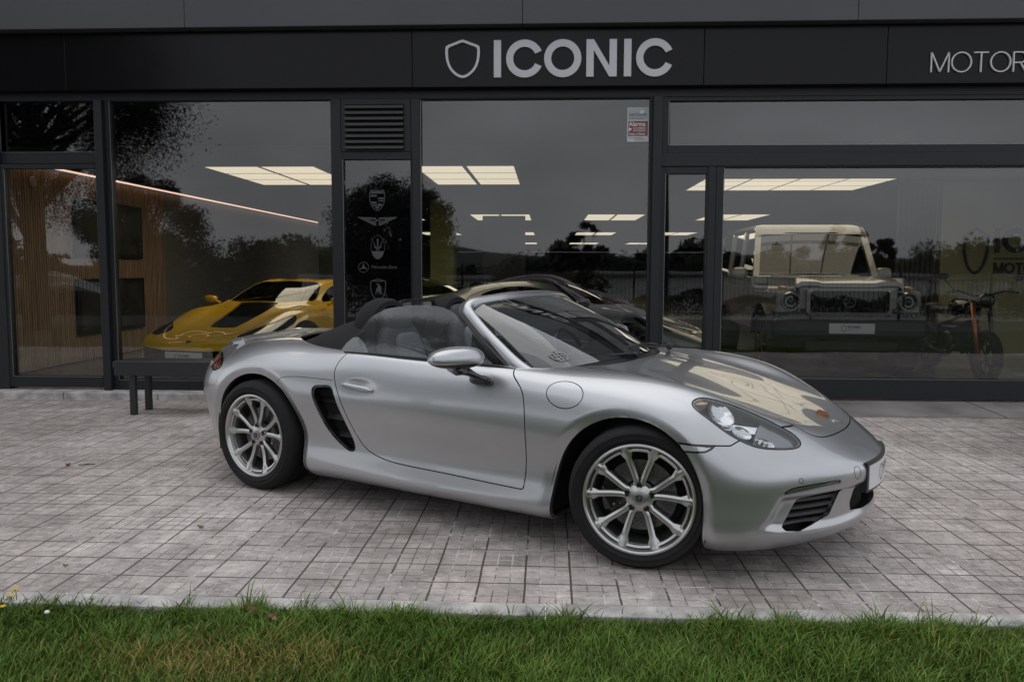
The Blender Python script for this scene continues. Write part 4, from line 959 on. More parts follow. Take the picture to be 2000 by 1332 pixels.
def shield_outline(w, h, n=14):
    L_ = [(0, .5), (.22, .43), (.44, .345), (.5, .30), (.5, .22)]
    C_ = [tuple(q) for q in curve([(.5, .22), (.485, 0), (.42, -.2), (.27, -.38), (.06, -.49), (0, -.5)], n)]
    R_ = L_+C_[1:]
    return [(x*w, y*h) for x, y in R_]+[(-x*w, y*h) for x, y in R_[-2:0:-1]]
def shield_ring(w, h, t, cx, cy):
    a = shield_outline(w, h); k = 1-2*t/w; b = [(x*k, y*(1-2*t/h)) for x, y in a]; n = len(a)
    return [(x+cx, y+cy) for x, y in a+b], [(i, (i+1) % n, n+(i+1) % n, n+i) for i in range(n)]
def word_shapes(txt, size, x0, y0, bold=0., space=1.):
    cu = bpy.data.curves.new('t', 'FONT'); cu.body = txt; cu.size = size; cu.offset = bold; cu.space_character = space; cu.resolution_u = 4
    o = bpy.data.objects.new('t', cu); COL.objects.link(o); bpy.context.view_layer.update()
    me = bpy.data.meshes.new_from_object(o.evaluated_get(bpy.context.evaluated_depsgraph_get())); bpy.data.objects.remove(o)
    V = [(v.co.x+x0, v.co.y+y0) for v in me.vertices]; F = [tuple(p.vertices) for p in me.polygons]; bpy.data.meshes.remove(me)
    return [(V, F)]

# ---- wheel
def wheel(root, x, y, frontw):
    sy = -1 if y < 0 else 1
    Rt, wd, zc = (.329, .235, .3255) if frontw else (.341, .265, .3365)
    w = empty('wheel', (x, y, zc), 0, root)
    if frontw: w.rotation_euler = (0, 0, .257)
    side = Matrix.Rotation(0 if sy < 0 else math.pi, 3, 'Z')       # local -y is the outer face
    def fin(mb, name, m, par=w, auto=None, smooth=True):
        mb.map(lambda v: np.array(side @ Vector(v))); return mb.build(name, m, par, smooth=smooth, auto=auto)
    h = wd/2; ro = .2565
    t = MB(); prof = [(ro-.012, -h+.016), (ro+.004, -h+.006), (ro+.018, -h-.003), (ro+.020, -h-.006), (ro+.023, -h-.006), (ro+.025, -h-.0038), (ro+.042, -h-.005), (ro+.044, -h-.0068), (ro+.047, -h-.0055), (Rt-.026, -h+.004), (Rt-.012, -h+.014), (Rt-.004, -h+.030)]
    gr = []
    for g0 in (-.066, -.024, .024, .066):
        gr += [(Rt, g0-.006), (Rt-.007, g0-.004), (Rt-.007, g0+.004), (Rt, g0+.006)]
    prof += gr+[(r_, -q) for r_, q in prof[::-1]]
    t.lathe(prof, 120)
    V = np.array(t.V); rr = np.hypot(V[:, 0], V[:, 2]); fl = V[:, 2] < -(zc-.001); V[fl, 2] = -(zc-.001); t.V = [tuple(v) for v in V]
    # shoulder sipes
    for k in range(72):
        a = 2*math.pi*k/72; c_, s_ = math.cos(a), math.sin(a)
        for e in (-1,):
            q = []
            for da, r0, yy in ((-.006, Rt-.021, e*(h-.010)), (.006, Rt-.021, e*(h-.010)), (.012, Rt-.0035, e*(h-.032)), (0, Rt-.0035, e*(h-.032))):
                q.append((math.cos(a+da)*(r0+.0012), yy-(.0012), math.sin(a+da)*(r0+.0012)))
            if q[0][2] > -zc+.03: t.add(q, [(0, 1, 2, 3)])
    fin(t, 'tyre', M_rubber, auto=35)
    # rim
    r = MB(); f = -h+.004
    r.lathe([(ro-.004, f+.012), (ro, f+.004), (ro-.002, f-.002), (ro-.010, f-.004), (ro-.016, f+.001), (ro-.020, f+.012), (ro-.026, f+.020), (ro-.030, f+.032), (ro-.040, f+.040), (ro-.046, f+.075), (ro-.048, f+.19), (ro-.02, f+.215)], 96)
    hub = -h+.030
    r.lathe([(.0, hub), (.034, hub), (.038, hub+.002), (.052, hub+.004), (.062, hub+.010), (.067, hub+.020), (.068, hub+.05)], 48)
    # spoke pairs
    for k in range(5):
        ac = math.pi/2+2*math.pi*k/5
        for e in (-1, 1):
            st = []
            for q in np.linspace(0, 1, 15):
                rad = .050+(ro-.016-.050)*q
                off = e*(.140*(1-q)**2*0+R(9.5)+(R(17.3)-R(9.5))*min(1, q*1.0)+R(1.5)*math.sin(q*math.pi))
                ang = ac+off
                if rad < .075: ang = ac+e*(R(19)-(R(19)-R(13.2))*((rad-.05)/.025))
                wdh = .0122+.0030*q+.0125*smooth01((q-.70)/.16); yy = hub+.006+.012*math.sin(q*math.pi)*.5-(.024)*q**1.6
                st.append((rad, ang, float(wdh), yy, q))
            V = []
            for rad, ang, wdh, yy, q in st:
                c_, s_ = math.cos(ang), math.sin(ang)
                cut = .007*smooth01((q-.70)/.25)
                for lat, dp in ((-wdh, .030), (-wdh, .006+cut), (-wdh*.35*e*1.0 if False else -wdh*.30, .0), (wdh*.30, .0), (wdh, .006+cut), (wdh, .030)):
                    V.append((c_*rad-s_*lat, yy+dp, s_*rad+c_*lat))
            n = 6; F = [(i*n+j, i*n+j+1, (i+1)*n+j+1, (i+1)*n+j) for i in range(len(st)-1) for j in range(n-1)]+[tuple(range(n)), tuple((len(st)-1)*n+j for j in range(n))]
            r.add(V, F)
    # raised segments between spokes near the rim
    for k in range(5):
        for (a0, a1) in ((R(22), R(50)), (R(-13), R(13))):
            ac = math.pi/2+2*math.pi*k/5
            r.lathe([(ro-.030, f+.014), (ro-.040, f+.018), (ro-.043, f+.030), (ro-.030, f+.034)], 12, a0=ac+a0, a1=ac+a1)
    RO = fin(r, 'rim', M_alloy, auto=28)
    for k in range(5):
        b = MB(); a = math.pi/2+2*math.pi*k/5; c_ = (math.cos(a)*.0560, 0, math.sin(a)*.0560)
        b.lathe([(.0001, hub+.0035), (.0125, hub+.0035), (.0135, hub+.001)], 18, c=c_)
        fin(b, 'bolt_hole', M_dark, RO)
    c = MB().lathe([(.0001, hub-.006), (.027, hub-.006), (.031, hub-.004), (.032, hub+.002)], 32); CC = fin(c, 'centre_cap', mat_get('cap_grey', (.28, .28, .28), .35, .8), w, auto=40)
    s = MB(); V_, F_ = shield_ring(.030, .036, .003, 0, 0); s.add([(a, hub-.0075, b_) for a, b_ in V_], F_)
    for (x0, x1, z0, z1) in ((-.011, -.002, .003, .012), (.002, .011, -.010, .0), (-.010, -.0065, -.010, 0), (-.005, -.002, -.012, 0), (.0035, .006, .003, .012), (.008, .0105, .003, .011)):
        s.add([(x0, hub-.0075, z0), (x1, hub-.0075, z0), (x1, hub-.0075, z1), (x0, hub-.0075, z1)], [(0, 1, 2, 3)])
    fin(s, 'cap_emblem', M_black, CC, smooth=False)
    # brake
    d = MB().lathe([(.07, -h+.105), (.075, -h+.092), (.165, -h+.092), (.165, -h+.112), (.075, -h+.112)], 60)
    D = fin(d, 'brake_disc', M_steel, auto=35)
    ho = MB()
    for k in range(36):
        for q, rr_ in enumerate((.112, .128, .144)):
            a = 2*math.pi*(k+q/3)/36; cc = (math.cos(a)*rr_, -h+.0915, math.sin(a)*rr_)
            ho.add([(cc[0]+.0032*math.cos(u), cc[1], cc[2]+.0032*math.sin(u)) for u in np.linspace(0, 2*math.pi, 9)[:-1]], [tuple(range(8))])
    fin(ho, 'drill_pattern', M_dark, D)
    ca = MB(); A = np.linspace(R(140), R(205), 14) if frontw else np.linspace(R(-25), R(35), 14)
    ca.lathe([(.095, -h+.060), (.105, -h+.052), (.150, -h+.048), (.178, -h+.060), (.178, -h+.13), (.095, -h+.13)], 16, closed=True, a0=A[0], a1=A[-1])
    C = fin(ca, 'caliper', M_gloss, auto=35)
    bo = MB()
    for a in (A[1], A[-2]): bo.lathe([(.0001, -h+.042), (.007, -h+.042), (.008, -h+.055)], 12, c=(math.cos(a)*.125, 0, math.sin(a)*.125))
    fin(bo, 'caliper_bolt', M_steel, C)
    # backing drum
    fin(MB().lathe([(.0001, -h+.125), (.19, -h+.125), (.2, -h+.135)], 40), 'hub_carrier', M_dark)
    return w
def mat_get(n, *a, **k): return bpy.data.materials.get(n) or mat(n, *a, **k)

def bxc(P, k=.5): return curve(P, 40)
def glasshouse(root):
    # windscreen frame: pillars and header in one sweep
    base_pts = np.array([(-.33, 0, .885), (-.345, .2, .884), (-.385, .34, .878), (-.44, .5, .868), (-.50, .6, .860), (-.615, .675, .852)])
    head = np.array([(-1.005, 0, 1.197), (-1.015, .25, 1.192), (-1.04, .45, 1.175), (-1.065, .53, 1.158), (-1.082, .570, 1.140)])
    nb = 41; s = np.linspace(-1, 1, nb); B = curve(base_pts, 200); Hd = curve(head, 200)
    def at(C, t):
        y = abs(t)*C[-1, 1]; x = np.interp(y, C[:, 1], C[:, 0]); z = np.interp(y, C[:, 1], C[:, 2]); return np.array([x, math.copysign(y, t), z])
    G = []
    for t in s:
        b, hh = at(B, t), at(Hd, t); row = []
        for k in np.linspace(0, 1, 21):
            q = b+(hh-b)*k; q[2] += .030*math.sin(math.pi*k)*(1-.3*t*t); q[1] += math.copysign(.012*math.sin(math.pi*k)*abs(t), t); row.append(q)
        G.append(row)
    MB().grid(G).build('windscreen', M_carglass, root, smooth=True)
    side = [(-.50, .722, .775), (-.60, .716, .822), (-.70, .705, .870), (-.82, .682, .948), (-.94, .655, 1.030), (-1.03, .630, 1.098), (-1.083, .602, 1.148), (-1.088, .55, 1.176), (-1.07, .45, 1.190), (-1.04, .25, 1.206), (-1.03, 0, 1.212)]
    side = curve(side, 60); P = np.concatenate([side, (side*np.array([1, -1, 1]))[-2::-1]])
    prof = [(-.034, -.012), (-.026, .010), (-.008, .018), (.012, .016), (.030, .004), (.034, -.008), (.020, -.016), (-.020, -.020)]
    n = len(P); T = np.gradient(P, axis=0); up = []
    for i, q in enumerate(P):   # outward normal of the frame: forward-up on the header, outward on the pillars
        a = min(1, abs(q[1])/.60)**6; o = np.array([.55, 0, .83])*(1-a)+np.array([.30, math.copysign(.80, q[1]), .50])*a; up.append(o/np.linalg.norm(o))
    sc = [1.05-.15*smooth01(min(i, n-1-i)/24) for i in range(n)]
    MB().sweep(P, prof, up=np.array(up), scale=sc).build('windscreen_frame', M_silver, root, smooth=True, auto=60)
    # dark seal behind the pillars and header, black surround of the glass
    P2 = P+np.array([-.030, 0, -.012])*1.0
    MB().sweep(P2, [(-.024, -.014), (-.024, .010), (.022, .010), (.022, -.014)], up=np.array(up)).build('roof_seal', M_black, root, smooth=True, auto=50)
    Gi = np.array(G); 
    edge = MB()
    for sl in ((slice(0, 4), slice(0, 21)), (slice(37, 41), slice(0, 21)), (slice(0, 41), slice(0, 2)), (slice(0, 41), slice(19, 21))):
        edge.grid(Gi[sl]-np.array([.004, 0, .004]))
    edge.build('glass_border', M_black, root, smooth=True)
    # round transfer on the glass and the inside mirror
    def gp(t, k):
        b, hh = at(B, t), at(Hd, t); q = b+(hh-b)*k; q[2] += .030*math.sin(math.pi*k)*(1-.3*t*t); q[1] += math.copysign(.012*math.sin(math.pi*k)*abs(t), t); return q+np.array([.003, 0, .004])
    st = MB(); a_ = [(math.cos(t), math.sin(t)) for t in np.linspace(0, 2*math.pi, 29)[:-1]]
    pp = lambda a, b: gp(-.835+a*.062, .125+b*.062)
    rg_ = [pp(a, b) for a, b in a_]+[pp(a*.86, b*.86) for a, b in a_]; st.add(rg_, [(i, (i+1) % 28, 28+(i+1) % 28, 28+i) for i in range(28)])
    for k in (-.45, 0, .45):
        w_ = math.sqrt(1-k*k)*.86; st.add([pp(-w_, k-.09), pp(w_, k-.09), pp(w_, k+.09), pp(-w_, k+.09)], [(0, 1, 2, 3)]); st.add([pp(k-.08, -w_), pp(k+.08, -w_), pp(k+.08, w_), pp(k-.08, w_)], [(0, 1, 2, 3)])
    st.build('glass_sticker', mat('sticker_pale', (.20, .225, .225), rough=.6), root)
    m = MB().blob((-.985, 0, 1.115), (.022, .115, .034), (.6, .6)).tube([(-.975, 0, 1.14), (-.985, 0, 1.19)], .012, 8); m.build('inside_mirror', M_black, root, smooth=True)
    # cowl under the glass
    cw = []
    Bf = curve([(-.275, 0, .872), (-.29, .22, .868), (-.35, .42, .862), (-.43, .58, .852), (-.54, .69, .838), (-.66, .71, .83)], 60)
    for t in s:
        b = at(B, t*1.0); f = at(Bf, t); cw.append([f+np.array([.012, 0, -.004]), (f+b)/2-np.array([0, 0, .018]), b-np.array([.0, 0, .006]), b-np.array([.10, 0, .0])])
    MB().grid(cw).build('cowl_panel', M_black, root, smooth=True)
    for (piv, tip) in (((-.335, -.04, .884), (-.63, -.60, .880)), ((-.335, .52, .884), (-.40, -.02, .905))):
        wp_ = MB(); mid = tuple((np.array(piv)*.45+np.array(tip)*.55)+np.array([.045, 0, .012]))
        wp_.tube(curve([piv, tuple(np.array(piv)+np.array([.01, -.06, .012])), mid, tuple(np.array(mid)*.6+np.array(tip)*.4+np.array([0, 0, .006]))], 16), [.010]*5+[.007]*11, 8)
        a, c = np.array(piv)*.72+np.array(tip)*.28, np.array(tip); ln = [a+(c-a)*k+np.array([-.005+.03*math.sin(math.pi*k), 0, .010+.014*math.sin(math.pi*k)]) for k in np.linspace(0, 1, 14)]
        wp_.sweep(ln, [(-.004, -.010), (.004, -.010), (.006, .006), (0, .012), (-.006, .006)]); wp_.blob(piv, (.022, .022, .02), nu=12, nv=8)
        wp_.build('wiper', M_black, root, smooth=True, auto=50)
    # door windows, seals and quarter lights
    for mi in (True, False):
        wo_ = np.concatenate([curve([(-1.752, .866), (-1.752, .96), (-1.722, 1.045), (-1.645, 1.108), (-1.50, 1.146), (-1.33, 1.157), (-1.20, 1.147), (-1.115, 1.118), (-1.08, 1.092)], 50), curve([(-1.075, 1.090), (-.96, .985), (-.865, .90), (-.80, .856)], 16), [(-.80, .850), (-1.752, .858)]])
        g_ = np.array([[(x, .744-.30*(z-.866)+.016*math.sin(math.pi*min(1, max(0, (z-.86)/.30)))+.012*(x+1.3)**2, z) for z in np.linspace(.84, 1.18, 40)] for x in np.linspace(-1.78, -.78, 100)])
        e = Skin.from_grid(g_).clip(lambda V: sdpoly(V[:, [0, 2]], wo_)); e.build('side_window', M_sideglass, root, mirror=mi)
        b = MB(); b.sweep(curve([(-1.84, .752, .876), (-1.5, .757, .874), (-1.2, .756, .869), (-.9, .750, .861), (-.70, .735, .852)], 30), [(-.012, -.012), (-.010, .006), (.008, .006), (.012, -.012)])
        if mi: b.mirror_y()
        b.build('window_seal', M_black, root, smooth=True, auto=40)
        b = MB().prism([(-.985, .868), (-.795, .862), (-.865, .935), (-.968, 1.02)], .716, .726)
        b.sweep([(-.975, .721, .868), (-.962, .715, 1.0)], [(-.008, -.006), (-.008, .006), (.008, .006), (.008, -.006)])
        if mi: b.mirror_y()
        b.build('mirror_triangle', M_black, root)

def cabin(root):
    # tub
    T = MB(); T.box(-1.95, -.45, -.70, .70, .17, .20); T.box(-2.02, -1.95, -.72, .72, .17, .88)
    for s in (-1, 1): T.box(-1.95, -.45, s*.70-.015, s*.70+.015, .17, .80)
    T.build('cabin_floor', M_black, root)
    for s in (-1, 1):
        c = MB().sweep(curve([(-1.9, s*.715, .82), (-1.4, s*.705, .835), (-.9, s*.70, .83), (-.6, s*.69, .82)], 16), [(-.035, -.20), (-.035, .02), (-.015, .035), (.02, .03), (.03, -.20)]); c.build('door_card', M_leather, root, smooth=True, auto=50)
    # dashboard
    G_ = []
    for y in np.linspace(-.69, .69, 41):
        bin_ = .055*math.exp(-((y-.36)/.20)**4); row = []
        for x, z in ((-.34, .86), (-.48, .862), (-.62, .865+bin_*.5), (-.74, .862+bin_), (-.79, .84+bin_), (-.80, .80), (-.78, .70), (-.74, .60), (-.70, .50)):
            row.append((x+.10*(y/.69)**2*-1, y, z-.01*(y/.69)**2))
        G_.append(row)
    MB().grid(G_).build('dashboard', M_black, root, smooth=True)
    MB().box(-1.75, -.75, -.11, .11, .25, .42, .03).build('centre_console', M_leather, root)
    w = MB(); ang = R(68); rot = Matrix.Rotation(-R(24), 3, 'Y')
    P = [np.array(rot @ Vector((0, .185*math.cos(a), .185*math.sin(a))))+np.array([-.93, .36, .80]) for a in np.linspace(0, 2*math.pi, 33)]
    w.tube(P, .016, 10, caps=False)
    for a in (0, math.pi, -math.pi/2): w.tube([np.array([-.90, .36, .79]), np.array(rot @ Vector((0, .18*math.cos(a), .18*math.sin(a))))+np.array([-.93, .36, .80])], .014, 8)
    w.blob((-.905, .36, .795), (.03, .065, .06), (.8, .8)); w.build('steering_wheel', M_gloss, root, smooth=True)
    for s in (-1, 1):
        y = s*.36
        st = MB(); st.blob((-1.38, y, .40), (.27, .235, .09), (.6, .6)); st.blob((-1.36, y-.19, .44), (.25, .05, .08), (.7, .7)); st.blob((-1.36, y+.19, .44), (.25, .05, .08), (.7, .7))
        Z = st.build('seat', M_leather, root, smooth=True)
        rot = Matrix.Rotation(-R(16), 3, 'Y')
        bk = MB(); bk.blob((-1.70, y, .72), (.065, .215, .33), (.55, .7), rot, 32, 20, lambda q: (q[0], q[1]*(1-.22*max(0, q[2]/.33)**2), q[2]))
        for e in (-1, 1): bk.blob((-1.665, y+e*.19, .68), (.055, .045, .25), (.7, .8), rot)
        bk.build('backrest', M_leather, Z, smooth=True)
        MB().blob((-1.635, y, .72), (.035, .125, .26), (.5, .6), rot).build('seat_panel', M_leatherl, Z, smooth=True)
        MB().blob((-1.785, y, 1.035), (.055, .13, .085), (.6, .7), rot).build('headrest', M_leather, Z, smooth=True)
        # padded roll hoop
        a = np.linspace(0, math.pi, 26); P = [(-1.885, y+.185*math.cos(t), .985+.165*math.sin(t)) for t in a]
        P = [(-1.93, y+.19, .86)]+P+[(-1.93, y-.19, .86)]
        MB().sweep(P, [(-.07, -.018), (-.065, .012), (-.03, .026), (.03, .026), (.065, .012), (.07, -.018), (0, -.028)], up=[(0, (q[1]-y)/.19, max(0, (q[2]-.985)/.165)+.02) for q in P]).build('roll_hoop', M_cloth, root, smooth=True, auto=50)
    d = MB().sweep([(-1.90, -.19, 1.10), (-1.90, -.175, 1.145), (-1.90, -.12, 1.153), (-1.90, .12, 1.153), (-1.90, .175, 1.145), (-1.90, .19, 1.10)], [(-.012, -.012), (-.012, .008), (.012, .008), (.012, -.012)], up=(0, 0, 1)); d.build('wind_deflector', M_black, root, smooth=True, auto=40)
    # folded roof under its cover
    G_ = []; 
    for i, x in enumerate(np.linspace(-2.56, -1.84, 26)):
        row = []; wmax = np.interp(x, [-2.58, -2.55, -2.44, -2.24, -2.0, -1.8], [.02, .30, .52, .665, .722, .738])
        for t in np.linspace(-1, 1, 41):
            y = wmax*t; k = (x+2.56)/.72; hgt = .012+.165*smooth01(k*1.15)*(1-abs(t)**4.0)**.7*(1-.12*smooth01((k-.8)/.2))
            row.append((x, y, .912-.034*abs(t)**3-.01*k+hgt-.010))
        G_.append(row)
    MB().grid(G_).build('folded_roof', M_cloth, root, smooth=True)
    for s in (-1, 1):
        b = MB(); b.prism([(-1.90, .880), (-1.855, .925), (-1.80, .962), (-1.785, .960), (-1.74, .925), (-1.715, .872)], s*.695, s*.725)
        b.build('roof_fairing', M_silver, root)
    # rear shelf between cabin and cover
    MB().box(-2.1, -1.80, -.70, .70, .80, .885, .02).build('rear_shelf', M_black, root)

def crest(H):
    e0 = np.array([.660, 0, .647]); u = np.array([.93, 0, -.37]); nn = np.array([.37, 0, .93])
    m = MB(); sh = shield_outline(.050, .064); n = len(sh)
    P = lambda a, b, o: tuple(e0+u*(-b)+nn*o+np.array([0, a, 0]))
    V = [P(a, b, -.012) for a, b in sh]+[P(a, b, .0035) for a, b in sh]
    m.add(V, [tuple(range(n, 2*n))]+[(i, (i+1) % n, n+(i+1) % n, n+i) for i in range(n)]); e = m.build('bonnet_emblem', M_gold, H)
    m = MB()
    for (x0, x1, y0, y1) in ((-.018, -.002, .003, .018), (.002, .018, -.016, -.002)): m.add([P(x0, y0, .0042), P(x1, y0, .0042), P(x1, y1, .0042), P(x0, y1, .0042)], [(0, 1, 2, 3)])
    m.build('emblem_field', M_red, e)

# ---------------------------------------------------------------- other vehicles
CT = [
 [(-3.35,0,.20),(-3.42,0,.28),(-3.45,0,.42),(-3.48,0,.60),(-3.47,0,.72),(-3.44,0,.82),(-3.40,0,.90),(-3.30,0,.95),(-3.2,0,.97),(-3.1,0,.985)],
 [(-3.32,.42,.20),(-3.38,.43,.28),(-3.41,.44,.42),(-3.44,.45,.60),(-3.43,.45,.72),(-3.40,.43,.82),(-3.36,.40,.90),(-3.25,.30,.95),(-3.12,.17,.97),(-3.0,0,.99)],
 [(-3.18,.74,.20),(-3.24,.76,.28),(-3.27,.77,.42),(-3.29,.78,.60),(-3.28,.77,.72),(-3.24,.74,.82),(-3.18,.65,.90),(-3.08,.44,.955),(-2.98,.22,.98),(-2.88,0,1.0)],
 [(-2.95,.88,.18),(-3.0,.91,.28),(-3.02,.925,.42),(-3.03,.94,.60),(-3.01,.92,.74),(-2.96,.85,.86),(-2.9,.72,.925),(-2.84,.46,.975),(-2.78,.24,1.0),(-2.72,0,1.015)],
 [(-2.6,.90,.16),(-2.6,.94,.24),(-2.6,.96,.40),(-2.6,.975,.60),(-2.6,.95,.77),(-2.58,.88,.89),(-2.56,.77,.945),(-2.52,.50,1.01),(-2.48,.26,1.045),(-2.44,0,1.055)],
 [(-2.1,.88,.16),(-2.1,.93,.22),(-2.1,.945,.38),(-2.1,.965,.60),(-2.1,.94,.77),(-2.1,.865,.895),(-2.1,.76,.95),(-2.1,.55,1.10),(-2.1,.30,1.145),(-2.1,0,1.155)],
 [(-1.6,.87,.16),(-1.6,.93,.21),(-1.6,.91,.36),(-1.6,.935,.58),(-1.6,.905,.745),(-1.6,.83,.87),(-1.6,.745,.925),(-1.6,.555,1.155),(-1.6,.30,1.20),(-1.6,0,1.21)],
 [(-1.1,.87,.16),(-1.1,.93,.21),(-1.1,.90,.36),(-1.1,.925,.58),(-1.1,.895,.735),(-1.1,.82,.86),(-1.1,.735,.91),(-1.1,.57,1.14),(-1.1,.31,1.185),(-1.1,0,1.195)],
 [(-.72,.87,.16),(-.72,.93,.21),(-.72,.90,.36),(-.72,.93,.57),(-.72,.90,.72),(-.72,.82,.84),(-.72,.73,.89),(-.72,.60,1.03),(-.72,.33,1.085),(-.72,0,1.10)],
 [(-.38,.87,.16),(-.38,.93,.21),(-.38,.92,.36),(-.38,.945,.56),(-.38,.92,.71),(-.38,.83,.82),(-.38,.72,.865),(-.38,.60,.895),(-.36,.33,.915),(-.34,0,.925)],
 [(0,.88,.16),(0,.94,.21),(0,.945,.36),(0,.965,.54),(0,.94,.69),(0,.85,.80),(0,.71,.835),(0,.50,.785),(0,.25,.775),(0,0,.775)],
 [(.35,.88,.15),(.36,.93,.21),(.36,.94,.35),(.36,.95,.49),(.35,.92,.61),(.34,.82,.70),(.33,.68,.735),(.32,.47,.685),(.31,.24,.67),(.30,0,.67)],
 [(.62,.87,.14),(.64,.92,.20),(.65,.93,.33),(.65,.935,.45),(.63,.90,.545),(.60,.81,.625),(.57,.67,.655),(.54,.45,.615),(.52,.22,.60),(.50,0,.60)],
 [(.86,.72,.13),(.90,.77,.19),(.92,.78,.32),(.92,.785,.43),(.90,.76,.50),(.85,.68,.555),(.79,.56,.58),(.73,.37,.565),(.70,.19,.56),(.68,0,.56)],
 [(.98,.42,.13),(1.04,.45,.18),(1.06,.46,.31),(1.06,.465,.42),(1.03,.45,.475),(.98,.40,.505),(.91,.29,.525),(.86,.22,.53),(.82,.12,.53),(.79,0,.53)],
 [(1.02,0,.13),(1.08,0,.18),(1.10,0,.31),(1.10,0,.41),(1.075,0,.46),(1.02,0,.49),(.96,0,.51),(.92,0,.515),(.89,0,.52),(.86,0,.52)],
]
def arch_poly(cx, cz, r): a = np.linspace(0, math.pi, 30); return np.concatenate([[(cx+r, -.2)], np.stack([cx+r*np.cos(a), cz+r*np.sin(a)], 1), [(cx-r, -.2)]])
def make_coupe(name, label, group, paint, loc, rz, plate=False, stripe=False):
    root = empty(name, (*loc, .0), rz); tag(root, label, 'car', group)
    T = np.array(CT); G = loft(T, 200, 76); Sk = Skin.from_grid(G)
    A1, A2 = arch_poly(.0, .34, .375), arch_poly(-2.6, .35, .385)
    far = lambda V: np.where((V[:, 2] < .8) & (V[:, 1] > .4), np.maximum(sdpoly(V[:, [0, 2]], A1), sdpoly(V[:, [0, 2]], A2)), -.5)
    fws = lambda V: np.where(V[:, 2] > .87, sdpoly(V[:, :2], [(-.33, -.3), (-.36, .35), (-.44, .56), (-.56, .665), (-.66, .665), (-.92, .575), (-1.02, .45), (-1.06, .25), (-1.08, -.3)]), -.3)
    fsw = lambda V: np.where((V[:, 1] > .45) & (V[:, 2] > .85), sdpoly(V[:, [0, 2]], curve([(-.74, .925), (-.90, 1.02), (-1.12, 1.105), (-1.5, 1.135), (-1.85, 1.10), (-2.05, 1.03), (-2.12, .975), (-1.9, .955), (-1.4, .94), (-1.0, .925)], 40, True)), -.3)
    frw = lambda V: np.where(V[:, 2] > .95, sdpoly(V[:, :2], [(-2.0, -.3), (-2.0, .40), (-2.6, .36), (-2.8, .28), (-2.8, -.3)]), -.3)
    fhl = lambda V: np.where(V[:, 2] > .42, sdpoly(V[:, :2], curve([(.86, .57), (.83, .70), (.69, .82), (.45, .89), (.12, .885), (.08, .85), (.34, .755), (.54, .64), (.70, .53)], 40, True)), -.3)
    fgr = lambda V: np.where(V[:, 0] > .55, sdpoly(V[:, 1:], [(-.5, .16), (.60, .17), (.82, .20), (.84, .36), (.70, .425), (.3, .40), (-.5, .40)]), -.3)
    fst = lambda V: np.where(V[:, 2] > .5, sdpoly(V[:, :2], [(-.34, -.3), (-.34, .30), (.25, .24), (.42, .20), (.43, -.3)]), -.3)
    fdr = lambda V: np.where(V[:, 1] > .5, .0022-sdline(V[:, [0, 2]], [(-.62, .86), (-.55, .5), (-.60, .25), (-1.5, .24), (-1.75, .55), (-1.8, .88)])*0-.003, -.3)
    body = Sk
    for f in (far, fws, fsw, frw, fhl, fgr): body = body.clip(lambda V, f=f: -f(V)-.001)
    if stripe: body = body.clip(lambda V: -fst(V))
    body.build('body', paint, root, both=True, flange=.02)
    def piece(nm, f, off, m, par=root, both=True, g=.001): 
        q = Sk.clip(lambda V: f(V)-g)
        return q.offset(off).build(nm, m, par, both=both) if both else [q.offset(off).build(nm, m, par, mirror=mi) for mi in (True, False)]
    piece('windscreen', fws, -.004, M_dglass); piece('rear_window', frw, -.004, M_dglass); piece('side_window', fsw, -.004, M_dglass, both=False)
    piece('headlight', fhl, -.006, M_gloss, both=False); g = piece('grille', fgr, -.03, M_black)
    if stripe: piece('bonnet_vent', fst, -.012, M_gloss)
    li = Sk.offset(-.03).clip(lambda V: -far(V)-.02)
    for f in (fws, fsw, frw): li = li.clip(lambda V, f=f: -f(V)-.02)
    li.build('inner_shell', M_dark, root, both=True)
    MB().box(-2.4, -.5, -.75, .75, .25, .62, .05).build('cabin_tub', M_black, root)
    for s in (-1, 1):
        b = MB().blob((-1.45, s*.36, .78), (.09, .22, .30), (.6, .7)).blob((-1.15, s*.36, .45), (.25, .22, .12), (.6, .7)); b.build('seat', M_leather, root, smooth=True)
        b = MB().blob((-.62, s*1.02, .93), (.06, .10, .055), (.8, .8)); b.tube([(-.62, s*.95, .91), (-.62, s*.86, .88)], .018); b.build('side_mirror', paint, root, smooth=True)
        p_ = MB(); ca = MB()
        for r_, c_ in ((.034, (.52, .76, .585)), (.026, (.64, .68, .535))): ca.blob((c_[0], s*c_[1], c_[2]), (r_, r_, r_*.6), nu=14, nv=8)
        ca.build('lamp_bowl', M_chrome, root, smooth=True)
    for (x, r_) in ((0, .34), (-2.6, .35)):
        for s in (-1, 1):
            w = MB(); y = s*(.80+.02); o_ = 1 if s > 0 else -1
            w.lathe([(.24, .12), (.27, .13), (r_-.02, .12), (r_, .09), (r_, -.09), (r_-.02, -.12), (.24, -.12)], 40, c=(x, s*.82, r_)); W_ = w.build('wheel', M_rubber, root, smooth=True, auto=40)
            q = MB(); q.lathe([(.245, s*.125), (.235, s*.118), (.225, s*.06)], 40, c=(x, s*.82, r_))
            for k in range(10):
                a = 2*math.pi*k/10; q.tube([(x+.03*math.cos(a), s*.93, r_+.03*math.sin(a)), (x+.235*math.cos(a), s*.935, r_+.235*math.sin(a))], [.016, .012], 6)
            q.lathe([(.001, s*.115), (.05, s*.115), (.055, s*.09)], 20, c=(x, s*.82, r_)); q.build('rim', M_rimdark if stripe else M_alloy, W_, smooth=True, auto=40)
    for s in (-1, 1):
        for x in (-3.42,): MB().lathe([(.001, -.02), (.05, -.02), (.055, .02)], 20, c=(-3.44, s*.62, .74), axis='x').build('tail_light', M_red, root)
